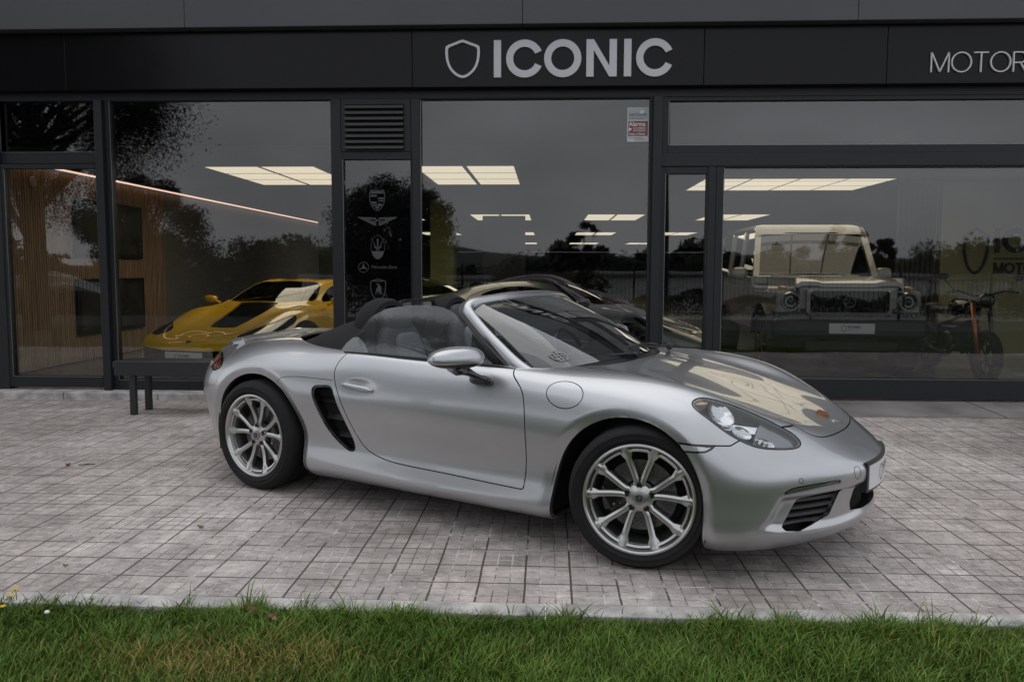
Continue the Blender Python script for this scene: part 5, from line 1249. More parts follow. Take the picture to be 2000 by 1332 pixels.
    if plate:
        P = MB().box(1.09, 1.105, -.265, .265, .265, .385, .003).build('number_plate', M_plate, root)
        V, F = ring(shield_out(.062, .080), .006); pm = lambda a, b: (1.1065, a, .325+b)
        MB().add([pm(a-.095, b) for a, b in V], F).build('shield_mark', M_ink, P)
        ls, _ = word('ICONIC', -.050, .002, .032, .20, .12, lambda a, b, k: pm(a, b)); m = MB()
        for c, g_ in ls: m.add(g_.V, g_.F)
        m.build('lettering', M_ink, P)
        ls, _ = word('MOTOR GALLERY', -.050, -.020, .009, .14, .25, lambda a, b, k: pm(a, b)); m = MB()
        for c, g_ in ls: m.add(g_.V, g_.F)
        m.build('small_print', M_ink, P)
        # small emblem on the nose
        MB().prism([(1.03, -.02), (1.03, .02), (.99, .022), (.99, -.022)], .492, .512, 'xy').build('nose_emblem', M_black, root)
    return root
M_dglass = glass_mat('tinted_glass', (.22, .24, .24)); M_rimdark = mat('dark_rim', (.05, .05, .05), rough=.3, metal=.6)
def paint(n, c, metal=0.): return mat(n, c, rough=.35, metal=metal, coat=1., coatr=.02)
make_coupe('sports_car', 'yellow low sports car with a black bonnet vent behind the left window', None, paint('yellow_paint', (.80, .47, .012)), (-3.93, 9.87), R(-106), plate=True, stripe=True)
make_coupe('sports_car', 'silver-grey sports coupe inside the showroom, seen over the roadster windscreen', 'parked coupes', paint('grey_paint', (.17, .175, .18), .5), (1.15, 10.45), R(-12))
make_coupe('sports_car', 'pale coupe farther back inside, seen just above the roadster roll hoops', 'parked coupes', paint('pale_paint', (.30, .31, .32), .4), (-1.2, 13.0), R(-20))
make_coupe('sports_car', 'dark red car parked on the road behind the photographer, seen mirrored in the panes', 'parked coupes', paint('red_paint', (.10, .006, .010)), (1.2, -4.4), R(8))
make_coupe('sports_car', 'black car parked beyond the fence at far left, seen mirrored in the panes', 'parked coupes', paint('black_paint', (.012, .012, .014)), (-15.5, -9.4), R(4))

def make_offroader():
    root = empty('off_roader', (3.70, 9.70, .071), R(-92)); tag(root, 'square silver and beige off-road vehicle with round headlights behind the right window', 'off-roader')
    P = paint('offroader_paint', (.36, .35, .33), .4)
    # x forward, front face at 0
    b = MB(); b.box(-4.3, -.62, -.86, .86, .45, 1.08, .03); b.box(-1.35, -.06, -.60, .60, .80, 1.09, .02)
    b.build('body', P, root)
    hd = MB(); G_ = []
    for x, z0, wd in ((-1.42, 1.225, .66), (-1.1, 1.225, .665), (-.5, 1.205, .655), (-.12, 1.175, .64), (-.045, 1.150, .635), (-.03, 1.10, .63)):
        G_.append([(x, t*wd, z0-(.018 if abs(t) < .55 else 0)-(.03 if abs(t) > .97 else 0)) for t in (-1, -.98, -.9, -.6, -.5, 0, .5, .6, .9, .98, 1)])
    hd.grid(G_); hd.box(-1.42, -.05, -.655, -.63, 1.03, 1.195); hd.box(-1.42, -.05, .63, .655, 1.03, 1.195); hd.build('bonnet', P, root, smooth=True, auto=30)
    for s in (-1, 1):
        # wing with the flat top and arch
        w = MB(); w.box(-1.36, -.03, min(s*.64, s*.87), max(s*.64, s*.87), .74, 1.04, .035); w.box(-1.36, -1.05, min(s*.64, s*.88), max(s*.64, s*.88), .48, .76, .03); w.build('wing', P, root)
        a = [(-.55+.52*math.cos(t), .36+.50*math.sin(t)) for t in np.linspace(R(10), R(170), 18)]; q = [(-.55+.46*math.cos(t), .36+.44*math.sin(t)) for t in np.linspace(R(170), R(10), 18)]
        MB().prism(a+q, s*.84, s*.955).build('arch_flare', M_black, root)
        H = MB().lathe([(.088, .0), (.096, .014), (.112, .014), (.118, .0), (.118, -.05)], 40, c=(-.01, s*.70, .905), axis='x').build('headlight', M_chrome, root, smooth=True, auto=40)
        m = MB(); m.lathe([(.001, -.03), (.06, -.028), (.098, .0)], 32, c=(-.01, s*.70, .905), axis='x'); m.blob((-.02, s*.70, .905), (.03, .045, .045)); m.build('lamp_bowl', M_gloss, H, smooth=True)
        MB().blob((-.20, s*.76, 1.06), (.11, .05, .035), (.7, .8)).build('indicator', M_amber, root, smooth=True)
        for x in (-.55, -3.4):
            w = MB().lathe([(.25, .12), (.30, .13), (.37, .12), (.395, .09), (.395, -.09), (.37, -.12), (.25, -.12)], 40, c=(x, s*.80, .33)); W_ = w.build('wheel', M_rubber, root, smooth=True, auto=40)
            q = MB().lathe([(.25, s*.12), (.24, s*.09)], 30, c=(x, s*.80, .33))
            for k in range(7):
                a = 2*math.pi*k/7; q.tube([(x, s*.90, .33), (x+.24*math.cos(a), s*.905, .33+.24*math.sin(a))], .022, 6)
            q.build('rim', M_rimdark, W_, smooth=True)
    # grille
    g = MB(); o = rrect(1.02, .33, .05); i_ = rrect(.94, .265, .035); n = len(o)
    V = [(.0, a, b_+.905) for a, b_ in o]+[(.012, a, b_+.905) for a, b_ in i_]
    g.add(V, [(i, (i+1) % n, n+(i+1) % n, n+i) for i in range(n)]); g.add([(-.06, a, b_+.905) for a, b_ in o]+[(.0, a, b_+.905) for a, b_ in o], [(i, (i+1) % n, n+(i+1) % n, n+i) for i in range(n)])
    GR = g.build('grille', P, root)
    MB().box(-.05, -.035, -.48, .48, .76, 1.05).build('grille_mesh', M_dark, GR)
    m = MB()
    for k in range(-8, 9): m.box(-.03, -.012, k*.055-.007, k*.055+.007, .775, 1.035)
    m.build('grille_bars', M_gloss, GR)
    e = MB(); rr_ = [(.075*math.cos(t), .075*math.sin(t)) for t in np.linspace(0, 2*math.pi, 25)[:-1]]; V, F = ring(rr_, .010)
    e.add([(.004, a, b_+.905) for a, b_ in V], F)
    for k in range(3): a = math.pi/2+k*2*math.pi/3; e.tube([(0, 0, .905), (.0, .07*math.cos(a), .905+.07*math.sin(a))], .006, 5)
    e.build('grille_star', M_chrome, GR)
    MB().box(-.12, .10, -.90, .90, .46, .70, .04).build('bumper', M_black, root)
    MB().box(.10, .115, -.55, .55, .30, .43, .01).build('skid_plate', M_black, root)
    Pt = MB().box(.102, .114, -.27, .27, .520, .645, .003).build('number_plate', M_plate, root)
    V, F = ring(shield_out(.064, .080), .006); pm = lambda a, b_: (.1155, a, .583+b_)
    MB().add([pm(a-.095, b_) for a, b_ in V], F).build('shield_mark', M_ink, Pt)
    ls, _ = word('ICONIC', -.048, .002, .033, .20, .12, lambda a, b_, k: pm(a, b_)); m = MB()
    for c, g_ in ls: m.add(g_.V, g_.F)
    m.build('lettering', M_ink, Pt)
    ls, _ = word('MOTOR GALLERY', -.048, -.021, .009, .14, .25, lambda a, b_, k: pm(a, b_)); m = MB()
    for c, g_ in ls: m.add(g_.V, g_.F)
    m.build('small_print', M_ink, Pt)
    # cab: pillars, roof, glass
    def ring_sec(x, y, z0, z1): return [(x, -y, z0), (x, y, z0), (x, y, z1), (x, -y, z1)]
    c = MB()
    for s in (-1, 1):
        c.sweep([(-1.42, s*.815, 1.18), (-1.72, s*.73, 1.80), (-1.78, s*.70, 1.88)], [(-.04, -.03), (.04, -.03), (.04, .03), (-.04, .03)], up=(1, 0, .4))
        for x in (-2.35, -3.2, -4.25): c.sweep([(x, s*.85, 1.08), (x, s*.745, 1.85)], [(-.045, -.03), (.045, -.03), (.045, .03), (-.045, .03)], up=(0, s, 0))
        c.box(-4.3, -1.40, min(s*.80, s*.87), max(s*.80, s*.87), 1.06, 1.20, .01)
    c.box(-1.46, -1.36, -.83, .83, 1.10, 1.215, .015)
    c.build('cab_frame', P, root)
    G_ = []
    for x, z0, y in ((-1.66, 1.80, .77), (-1.68, 1.86, .77), (-1.76, 1.925, .76), (-1.95, 1.955, .75), (-3, 1.965, .75), (-4.1, 1.955, .75), (-4.28, 1.90, .75), (-4.3, 1.80, .77)):
        G_.append([(x, t*y, z0-(.07 if abs(t) == 1 else .015 if abs(t) > .9 else 0)) for t in (-1, -.95, -.85, 0, .85, .95, 1)])
    MB().grid(G_).build('roof', P, root, smooth=True, auto=50)
    gw = [[(-1.44-.28*k, t*(.815-.07*k), 1.215+.60*k) for k in np.linspace(0, 1, 8)] for t in np.linspace(-1, 1, 16)]
    gw = [[(x+.05*(1-(y/.80)**2), y, z) for x, y, z in r_] for r_ in gw]
    MB().grid(gw).build('windscreen', M_dglass2, root, smooth=True)
    bd = MB()
    for r_ in (gw[0], gw[-1], [q[0] for q in gw], [q[-1] for q in gw]): bd.tube(r_, .017, 6)
    bd.build('windscreen_seal', M_black, root, smooth=True)
    for s in (-1, 1):
        MB().add([(-1.56, s*.80, 1.20), (-2.33, s*.835, 1.20), (-2.33, s*.75, 1.83), (-1.78, s*.735, 1.83)], [(0, 1, 2, 3)]).build('side_window', M_dglass2, root)
        MB().add([(-2.38, s*.835, 1.20), (-4.2, s*.835, 1.20), (-4.2, s*.75, 1.83), (-2.38, s*.75, 1.83)], [(0, 1, 2, 3)]).build('side_window', M_dglass2, root)
        m = MB().blob((-1.62, s*1.0, 1.24), (.05, .11, .09), (.6, .6)); m.tube([(-1.6, s*.92, 1.2), (-1.58, s*.78, 1.14)], .02); m.build('side_mirror', P, root, smooth=True)
        wi = MB().tube([(-1.41, s*.1+.2, 1.232), (-1.455, s*.1-.30, 1.30)], .010, 6); wi.tube([(-1.43, s*.1+.18, 1.25), (-1.475, s*.1-.45, 1.29)], .008, 6); wi.build('wiper', M_black, root)
        MB().blob((-2.2, s*.4, 1.15), (.08, .22, .40), (.6, .7)).build('seat', M_leather, root, smooth=True)
    MB().box(-4.2, -1.4, -.72, .72, .47, .95).build('cabin_tub', M_black, root)
M_dglass2 = glass_mat('offroader_glass', (.20, .22, .19), gain=2.3)
make_offroader()

def make_motorcycle():
    root = empty('motorcycle', (5.02, 9.60, .071), R(-92)); tag(root, 'dark naked motorcycle with one orange fork standing before the beige inner wall', 'motorcycle')
    Mo = mat('fork_orange', (.45, .15, .05), rough=.3, metal=.5)
    for x in (.55, -.85):
        w = MB().lathe([(.225, .05), (.25, .055), (.285, .045), (.31, .0), (.285, -.045), (.25, -.055), (.225, -.05)], 36, c=(x, 0, .31)); W_ = w.build('wheel', M_rubber, root, smooth=True)
        q = MB().lathe([(.228, .04), (.215, .03), (.215, -.03), (.228, -.04)], 36, c=(x, 0, .31))
        for k in range(8): a = math.pi*k/4; q.tube([(x, 0, .31), (x+.22*math.cos(a), 0, .31+.22*math.sin(a))], .010, 6)
        q.lathe([(.09, .06), (.15, .06), (.15, .064), (.09, .064)], 30, c=(x, 0, .31)); q.build('rim', M_rimdark, W_, smooth=True, auto=40)
    for s in (-1, 1):
        MB().tube([(.56, s*.09, .31), (.46, s*.09, .62), (.38, s*.09, .92)], [.022, .024, .027], 12).build('fork', Mo if s < 0 else M_rimdark, root, smooth=True)
    MB().blob((-.02, 0, .84), (.27, .13, .12), (.8, .9), fn=lambda q: (q[0], q[1]*(1+.3*q[0]), q[2])).build('fuel_tank', M_gloss, root, smooth=True)
    MB().blob((-.48, 0, .80), (.30, .11, .05), (.7, .8)).blob((-.80, 0, .84), (.13, .09, .04)).build('seat', M_leather, root, smooth=True)
    e = MB().box(-.30, .15, -.15, .15, .32, .66, .05); e.blob((.0, .18, .45), (.12, .06, .12)); e.blob((.0, -.18, .45), (.12, .06, .12)); e.build('engine', M_rimdark, root, smooth=False)
    f = MB().tube([(.38, 0, .88), (.0, .12, .70), (-.35, .12, .62), (-.42, .1, .35)], .022, 8).tube([(.38, 0, .88), (.0, -.12, .70), (-.35, -.12, .62), (-.42, -.1, .35)], .022, 8).tube([(.34, 0, .80), (.22, 0, .45), (0, 0, .30)], .025, 8); f.tube([(-.40, .1, .38), (-.85, .1, .31)], .025, 8).tube([(-.40, -.1, .38), (-.85, -.1, .31)], .025, 8)
    f.build('frame', M_black, root, smooth=True)
    MB().tube([(.40, -.40, 1.04), (.38, -.26, 1.06), (.37, -.08, 1.00), (.37, .08, 1.00), (.38, .26, 1.06), (.40, .40, 1.04)], .015, 8).build('handlebar', M_black, root, smooth=True)
    for s in (-1, 1):
        m = MB().tube([(.38, s*.30, 1.06), (.36, s*.40, 1.18)], .007, 6).blob((.36, s*.42, 1.22), (.012, .06, .04)); m.build('mirror', M_black, root, smooth=True)
    MB().blob((.50, 0, .95), (.07, .09, .09)).build('headlight', M_gloss, root, smooth=True)
    MB().tube([(.15, -.16, .40), (.0, -.18, .28), (-.4, -.17, .30), (-.75, -.17, .42)], [.03, .03, .04, .05], 12).build('exhaust', M_rimdark, root, smooth=True)
    MB().tube([(-.1, .1, .3), (-.15, .28, .02)], .012, 6).build('side_stand', M_black, root)
make_motorcycle()

# ---------------------------------------------------------------- planting, fence and land behind the camera (seen mirrored in the glass and paint)
def leaf_mat(name, c):
    m, t, b = node_mat(name); b.inputs['Roughness'].default_value = .55
    a = t.nodes.new('ShaderNodeAttribute'); a.attribute_name = 'tone'; x = t.nodes.new('ShaderNodeMix'); x.data_type = 'RGBA'; x.blend_type = 'MULTIPLY'; x.inputs[0].default_value = 1; x.inputs['A'].default_value = (*c, 1)
    t.links.new(a.outputs['Color'], x.inputs['B']); t.links.new(x.outputs['Result'], b.inputs['Base Color']); b.inputs['Subsurface Weight'].default_value = 0
    return m
def tris_obj(name, V, F, tone, m, parent=None):
    me = bpy.data.meshes.new(name); nv, nf, k = len(V), len(F), F.shape[1]
    me.vertices.add(nv); me.vertices.foreach_set('co', V.astype('f').ravel()); me.loops.add(nf*k); me.loops.foreach_set('vertex_index', F.astype('i').ravel())
    me.polygons.add(nf); me.polygons.foreach_set('loop_start', np.arange(0, nf*k, k, dtype='i')); me.polygons.foreach_set('loop_total', np.full(nf, k, dtype='i'))
    at = me.attributes.new('tone', 'FLOAT_COLOR', 'POINT'); at.data.foreach_set('color', np.concatenate([tone, np.ones((nv, 1))], 1).astype('f').ravel())
    me.update(); me.materials.append(m); o = bpy.data.objects.new(name, me); COL.objects.link(o)
    if parent: o.parent = parent
    return o
M_bark = mat('bark', (.05, .038, .028), rough=.95, bump=(20, .8))
def tree(name, label, x, y, z0, h, rad, mcol, n=5000, leaf=.07, trunk=.12, low=.3, seed=1, shape=(1, 1, 1), clumps=26, group='trees behind the camera', droop=0.):
    rg = np.random.default_rng(seed); root = empty(name, (x, y, z0)); tag(root, label, 'tree', group)
    T = MB(); top = h*.75; T.tube([(0, 0, -.2), (.03, .02, h*.25), (-.04, .03, h*.5), (.02, 0, top)], [trunk*1.3, trunk, trunk*.7, trunk*.25], 9)
    cc = []; zc = h*(low+(1-low)/2); rz = h*(1-low)/2
    for i in range(clumps):
        u = rg.normal(size=3); u /= np.linalg.norm(u); r = rg.uniform(.35, .92)**.6
        c = np.array([u[0]*rad*r*shape[0], u[1]*rad*r*shape[1], zc+u[2]*rz*r]); cc.append(c)
        if i % 2 == 0: T.tube([(0, 0, max(h*low*.7, c[2]-rad*.7)), tuple(c*.55+np.array([0, 0, c[2]*.25])), tuple(c)], [trunk*.35, trunk*.2, trunk*.07], 5)
    T.build('trunk', M_bark, root, smooth=True)
    cc = np.array(cc); k = rg.integers(0, len(cc), n); cr = rad*rg.uniform(.14, .34, len(cc))
    dr_ = rg.normal(size=(n, 3)); dr_ /= np.linalg.norm(dr_, axis=1)[:, None]; P = cc[k]+dr_*(rg.random((n, 1))**.42)*cr[k][:, None]*np.array([1.12, 1.12, .85])*(1+.22*np.sin(dr_[:, :1]*7+k[:, None])*np.cos(dr_[:, 1:2]*9)); P[:, 2] -= droop*rg.random(n)*np.hypot(P[:, 0], P[:, 1])/rad
    d1 = rg.normal(size=(n, 3)); d1 /= np.linalg.norm(d1, axis=1)[:, None]; d2 = rg.normal(size=(n, 3)); d2 -= d1*(d1*d2).sum(1)[:, None]; d2 /= np.linalg.norm(d2, axis=1)[:, None]
    s = leaf*rg.uniform(.6, 1.3, (n, 1)); V = np.stack([P-d1*s, P+d2*s*.5, P+d1*s, P-d2*s*.5], 1).reshape(-1, 3); F = np.arange(4*n).reshape(n, 4)
    tn = np.repeat((rg.uniform(.6, 1.35, (n, 1))*rg.uniform(.75, 1.2, len(cc))[k][:, None])*np.array([1, 1, 1.]), 4, axis=0)
    tris_obj('crown', V, F, tn, mcol, root); return root
M_lf1 = leaf_mat('leaf_dark', (.012, .026, .008)); M_lf2 = leaf_mat('leaf_mid', (.032, .060, .014))
tree('broadleaf_tree', 'tall overhanging broadleaf tree mirrored in the upper left panes', -11.6, -1.2, 0, 9.5, 3.3, M_lf1, 190000, .030, .22, .26, 3, clumps=120, droop=1.0)
tree('broadleaf_tree', 'dense dark tree mirrored low in the left window', -13.4, -9.5, 0, 4.6, 2.0, M_lf1, 60000, .045, .14, .04, 5, clumps=60)
tree('broadleaf_tree', 'round-headed dark tree mirrored in the narrow badge pane', -5.6, -12.6, 0, 4.7, 2.35, M_lf1, 110000, .045, .18, .02, 6, clumps=100)
tree('small_tree', 'small slender tree mirrored in the middle window', 1.7, -22, -2.2, 6.1, 1.0, M_lf1, 5200, .08, .09, .45, 7)
tree('shrub', 'round bush against the fence mirrored in the middle window', 1.0, -6.1, 0, 1.35, .75, M_lf2, 3500, .05, .04, .05, 8, group='shrubs along the fence')
tree('shrub', 'second round bush against the fence left of the other', -3.2, -6.0, 0, 1.2, .7, M_lf2, 3000, .05, .04, .05, 9, group='shrubs along the fence')
for i, (x, y, h, r_) in enumerate([(-14, -16, 6, 3), (14.5, -34, 9, 2.6), (19, -36, 10, 1.6), (21.5, -36, 10.5, 1.5), (27, -36, 8.5, 4), (34, -40, 9, 5), (10, -38, 8, 3.2), (-2, -40, 7.5, 4.5), (-12, -42, 8.5, 5), (-20, -38, 9, 5), (4, -44, 7.4, 4)]):
    tree('broadleaf_tree', ['distant tree on the far left of the road', 'distant tree right of the white sheds', 'distant pointed tree, left one of two', 'distant pointed tree, right one of two', 'distant broad tree behind the off-roader reflection', 'farthest right distant broad tree', 'distant mid-height tree behind the white sheds', 'distant low tree line, middle clump', 'distant low tree line, left clump', 'distant low tree line, far left clump', 'distant low tree line, right clump'][i], x, y, -5, h, r_, M_lf1, 16000, .11, .15, .02, 20+i, clumps=50)
def far_wood():
    rg = np.random.default_rng(5); n = 60000; x = rg.uniform(-75, 95, n); top = 2.3+.8*np.sin(x*.21)+.7*np.sin(x*.53+1)+.5*np.sin(x*1.7); z = -5+(top+5)*rg.random(n)**.55; y = -50+rg.normal(0, 1.5, n); P = np.stack([x, y, z], 1)
    d1 = rg.normal(size=(n, 3)); d1 /= np.linalg.norm(d1, axis=1)[:, None]; d2 = np.cross(d1, rg.normal(size=(n, 3))); d2 /= np.linalg.norm(d2, axis=1)[:, None]; s_ = rg.uniform(.2, .42, (n, 1))
    V = np.stack([P-d1*s_, P+d2*s_*.6, P+d1*s_, P-d2*s_*.6], 1).reshape(-1, 3); o = tris_obj('far_wood', V, np.arange(4*n).reshape(n, 4), np.repeat(rg.uniform(.6, 1.3, (n, 1))*np.ones(3), 4, axis=0), M_lf1); tag(o, 'dark far wood closing the view beyond the sheds', 'wood', kind='stuff')
far_wood()
def hedge():
    rg = np.random.default_rng(9); n = 45000; x = rg.uniform(-24, 24, n); top = .62+.12*np.sin(x*1.9)+.10*np.sin(x*4.3+1); P = np.stack([x, -7.6+rg.normal(0, .22, n), top*rg.random(n)**.6], 1)
    d1 = rg.normal(size=(n, 3)); d1 /= np.linalg.norm(d1, axis=1)[:, None]; d2 = np.cross(d1, rg.normal(size=(n, 3))); d2 /= np.linalg.norm(d2, axis=1)[:, None]; s_ = rg.uniform(.03, .06, (n, 1))
    V = np.stack([P-d1*s_, P+d2*s_*.6, P+d1*s_, P-d2*s_*.6], 1).reshape(-1, 3); o = tris_obj('hedge', V, np.arange(4*n).reshape(n, 4), np.repeat(rg.uniform(.6, 1.3, (n, 1))*np.ones(3), 4, axis=0), M_lf1); tag(o, 'low dark hedge growing along the back of the fence', 'hedge', kind='stuff')
hedge()
fe = empty('fence', (0, -6.6, 0)); tag(fe, 'black vertical-bar metal fence along the far side of the road', 'fence')
M_fb = mat('fence_black', (.012, .012, .012), rough=.5)
for i in range(16):
    x0 = -20+i*2.5; MB().box(x0-.03, x0+.03, -.03, .03, -.1, 1.52).build('post', M_fb, fe)
    m = MB(); m.box(x0+.03, x0+2.47, -.015, .015, .12, .15); m.box(x0+.03, x0+2.47, -.015, .015, 1.18, 1.21); m.box(x0+.03, x0+2.47, -.015, .015, 1.36, 1.39)
    for k in range(1, 20): m.box(x0+k*.125-.008, x0+k*.125+.008, -.008, .008, .02, 1.44)
    m.build('bar_panel', M_fb, fe)
lp = MB().tube([(0, 0, 0), (0, 0, 8)], [.07, .045], 12).tube([(0, 0, 8), (0, .8, 8.3), (0, 1.6, 8.35)], .035, 8).box(-.12, .12, 1.4, 2.0, 8.28, 8.4, .02).build('street_lamp', M_fb); lp.location = (3.35, -6.3, 0); tag(lp, 'tall dark street lamp mirrored in the glass door at the right', 'street lamp')
M_shed = mat('shed_white', (.62, .63, .64), rough=.6, var=(.3, .06)); M_shr = mat('shed_roof', (.35, .35, .36), rough=.6)
for i, (x0, x1, y0, z1) in enumerate([(2, 22, -30, .95), (24, 46, -33, .8), (-16, -4, -34, .7), (50, 80, -45, 1.2)]):
    s_ = empty('shed', ((x0+x1)/2, y0, -5)); tag(s_, ['long white industrial shed mirrored beyond the fence in the middle window', 'second long white shed mirrored in the right window', 'white shed mirrored in the left window', 'farthest white shed to the right'][i], 'shed', 'white sheds beyond the fence')
    w2 = (x1-x0)/2; MB().box(-w2, w2, -9, 0, 0, z1+5, .02).build('walls', M_shed, s_); MB().box(-w2-.2, w2+.2, -9.2, .2, z1+5.002, z1+5.25, .02).build('roof', M_shr, s_)
# hills on the skyline
G_ = []
for j, y in enumerate((-420, -520, -640, -800)):
    row = []
    for x in np.linspace(-900, 900, 90):
        h_ = (0, 14, 24, 0)[j]*(.55+.35*math.sin(x*.006+j)+.22*math.sin(x*.017+2*j)+.1*math.sin(x*.05)) if j in (1, 2) else -6
        row.append((x, y, max(-6, h_-4)))
    G_.append(row)
tag(MB().grid(G_).build('hills', mat('hill_green', (.035, .045, .035), rough=.95, var=(.02, .3)), smooth=True), kind='structure')

# ---- grass of the near lawn, blade by blade
def grass():
    rg = np.random.default_rng(11)
    def blades(n, x0, x1, y0, y1, hmin, hmax, wmin, wmax, z=-.045):
        x = rg.uniform(x0, x1, n); y = rg.uniform(y0, y1, n)
        n1 = np.sin(x*3.1+1)*np.cos(y*5.3)+.6*np.sin(x*9.7+y*11)+.4*np.sin(x*21-y*17); tall = 1+.22*n1
        h = rg.uniform(hmin, hmax, n)*tall; w = rg.uniform(wmin, wmax, n); a = rg.uniform(0, 2*np.pi, n); le = h*rg.uniform(.15, 1.0, n); ld = rg.normal(.6, 1.6, n)+.6*np.sin(x*4)
        px, py = np.cos(a)*w/2, np.sin(a)*w/2; lx, ly = np.cos(ld)*le, np.sin(ld)*le; zz = np.full(n, z)
        P = lambda s, t, f: np.stack([x+px*s+lx*t, y+py*s+ly*t, zz+h*f], 1)
        V = np.stack([P(-1, 0, 0), P(1, 0, 0), P(1, .22, .5), P(-1, .22, .5), P(.62, .62, .82), P(-.62, .62, .82), P(0, 1.15, .98)], 1).reshape(-1, 3); b = np.arange(n)[:, None]*7
        Q = np.concatenate([b+np.array([0, 1, 2, 3]), b+np.array([3, 2, 4, 5]), b+np.array([5, 4, 6, 6])])
        dry = np.exp(-(((x+1.20)/.34)**2+((y-2.56)/.16)**2))*.72+np.exp(-(((x+.82)/.18)**2+((y-2.62)/.10)**2))*.35+.08*np.exp(-(((x-1.35)/.3)**2+((y-2.85)/.1)**2))
        isd = rg.random(n) < dry+.02; v = rg.uniform(.55, 1.45, (n, 1))*(1+.12*n1[:, None])
        c = np.where(isd[:, None], np.array([.24, .195, .055])*rg.uniform(.7, 1.3, (n, 1)), (np.array([.092, .158, .024])+rg.uniform(-1, 1, (n, 1))*np.array([.018, -.004, .006]))*v)
        c = c*np.where(rg.random((n, 1)) < .12, np.array([1.5, 1.35, 1.3]), 1)
        return V, Q, np.repeat(c, 7, axis=0)
    sets = [blades(62000, -2.6, 2.6, 2.28, 2.955, .035, .075, .0026, .0052), blades(7000, -2.6, 2.6, 2.86, 2.955, .045, .080, .003, .006), blades(26000, -4.5, 4.5, 1.7, 2.28, .035, .07, .004, .008), blades(14000, -6, 6, 2.3, 2.97, .035, .07, .003, .007)]
    xs = rg.uniform(-2.5, 2.5, 44)
    for q in xs: sets.append(blades(int(rg.integers(6, 26)), q-.03, q+.03, 2.92, 2.985, .05, .125, .003, .007))
    V = []; Q = []; Cc = []; o = 0
    for v, q, c in sets: V.append(v); Q.append(q+o); Cc.append(c); o += len(v)
    V = np.concatenate(V); Q = np.concatenate(Q); Cc = np.concatenate(Cc)
    tri = Q[:, 2] == Q[:, 3]
    # tip quads are degenerate: rebuild them as triangles through a tiny split
    Q2 = Q.copy(); m = leaf_mat('grass_blade', (1, 1, 1)); m.node_tree.nodes['Principled BSDF'].inputs['Roughness'].default_value = .55; m.node_tree.nodes['Principled BSDF'].inputs['Specular IOR Level'].default_value = .22
    me = bpy.data.meshes.new('grass'); lt = np.where(tri, 3, 4); loops = np.concatenate([q[:3] if t else q for q, t in zip(Q2, tri)]) if False else None
    A = Q2[~tri]; B = Q2[tri][:, :3]; loops = np.concatenate([A.ravel(), B.ravel()]).astype('i'); tot = np.concatenate([np.full(len(A), 4), np.full(len(B), 3)]).astype('i'); st = np.concatenate([[0], np.cumsum(tot)[:-1]]).astype('i')
    me.vertices.add(len(V)); me.vertices.foreach_set('co', V.astype('f').ravel()); me.loops.add(len(loops)); me.loops.foreach_set('vertex_index', loops); me.polygons.add(len(tot)); me.polygons.foreach_set('loop_start', st); me.polygons.foreach_set('loop_total', tot)
    at = me.attributes.new('tone', 'FLOAT_COLOR', 'POINT'); at.data.foreach_set('color', np.concatenate([Cc, np.ones((len(V), 1))], 1).astype('f').ravel()); me.update(); me.materials.append(m)
    g = bpy.data.objects.new('grass', me); COL.objects.link(g); tag(g, 'green lawn grass with dry brownish patches along the kerb', 'grass', kind='stuff')
grass()
M_pet = mat('petal_yellow', (.75, .50, .01), rough=.6); M_stem = mat('stem_green', (.06, .12, .02), rough=.6)
def wps(x, y): return x, y
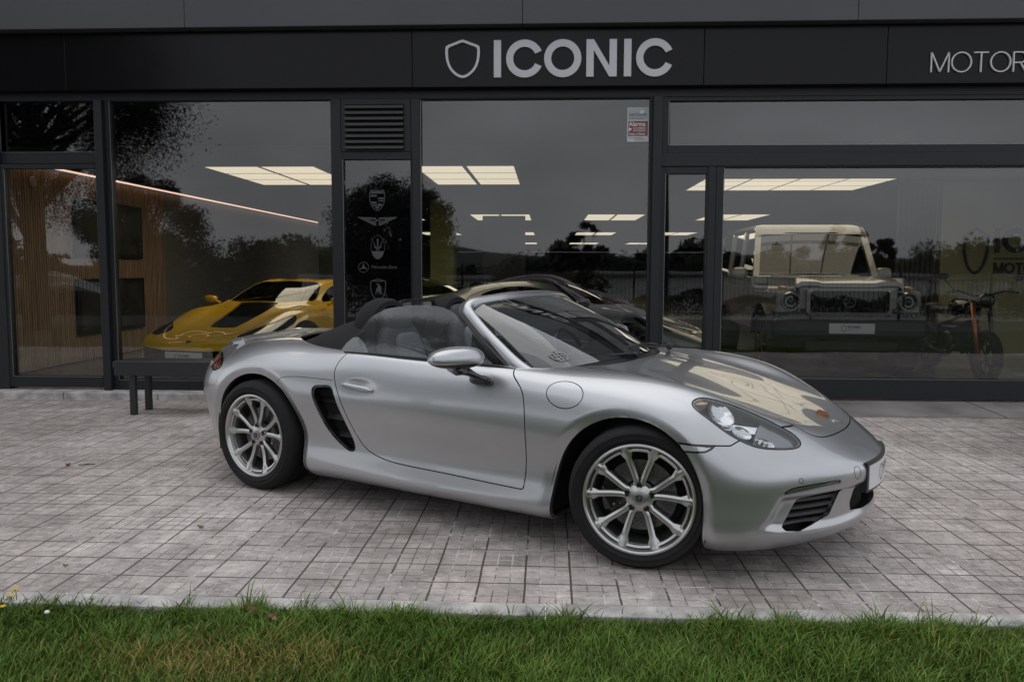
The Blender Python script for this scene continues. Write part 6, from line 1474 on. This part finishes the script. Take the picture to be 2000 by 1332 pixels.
for i, (x, y, z) in enumerate([(-2.16, 2.98, .055), (-2.15, 2.94, .045), (-2.19, 2.90, .040), (-2.13, 2.86, .035)]):
    f = empty('dandelion', (x, y, -.045)); tag(f, ['yellow flower topmost in the clump at the left end of the kerb', 'yellow flower second from the top of the clump at the left', 'yellow flower leftmost of the clump in the grass', 'yellow flower lowest of the clump in the grass'][i], 'flower', 'yellow flowers in the grass')
    MB().tube([(0, 0, 0), (.004, .002, z*.5), (0, 0, z+.04)], .0015, 6).build('stem', M_stem, f)
    m = MB()
    for k in range(22):
        a = k*2.4; r_ = .004+.0095*(k/22); m.add([(0, 0, z+.040), (r_*math.cos(a-.25), r_*math.sin(a-.25), z+.046), (1.35*r_*math.cos(a), 1.35*r_*math.sin(a), z+.044), (r_*math.cos(a+.25), r_*math.sin(a+.25), z+.046)], [(0, 1, 2, 3)])
    m.build('petals', M_pet, f)
f = empty('daisy', (-1.93, 2.83, -.045)); tag(f, 'small white flower in the grass right of the yellow flowers', 'flower')
MB().tube([(0, 0, 0), (0, 0, .07)], .0012, 6).build('stem', M_stem, f); MB().blob((0, 0, .074), (.010, .010, .007), nu=10, nv=6).build('petals', mat('petal_white', (.75, .75, .72), rough=.6), f)
M_dl = mat('dry_leaf', (.26, .15, .09), rough=.7, var=(60, .3))
def dleaf(label, x, y, z, rz, s, on):
    G_ = [[((i/6-.5)*s, (j/4-.5)*s*.62*math.sin(math.pi*min(.97, max(.03, i/6)))**1.2*(1+.25*math.sin(i*2.1+j)), 1.1*s*((j/4-.5)**2)+.9*s*(i/6-.5)**2+.05*s*math.sin(i*1.9+j*2.3)) for j in range(5)] for i in range(7)]
    o = MB().grid(G_).build('dry_leaf', M_dl, smooth=True); o.location = (x, y, z); o.rotation_euler = (R(35)*on, R(12), rz); tag(o, label, 'leaf', 'fallen leaves')
dleaf('curled brown leaf lying on the grass beside the kerb', -1.155, 2.90, .02, .3, .055, 1); dleaf('brown leaf standing among grass below the curled one', -1.05, 2.82, .025, 1.3, .05, 1)
dleaf('small dark leaf lying on paving left of the rear wheel', -1.81, 3.90, .003, .2, .032, 0); dleaf('dark twiggy leaf lying on paving far left', -3.28, 5.1, .004, 2.8, .045, 0); dleaf('dark speck of leaf on paving near the kerb at the left edge', -2.19, 3.35, .003, .5, .022, 0)
tw = MB().tube([(0, 0, 0), (.06, .02, .004), (.10, .03, 0)], .003, 5).tube([(.02, .005, .003), (.08, -.01, .006)], .002, 5).build('twig', M_bark); tw.location = (-3.22, 5.12, .006); tag(tw, 'small dark twig on the paving at the far left', 'twig')
make_roadster()
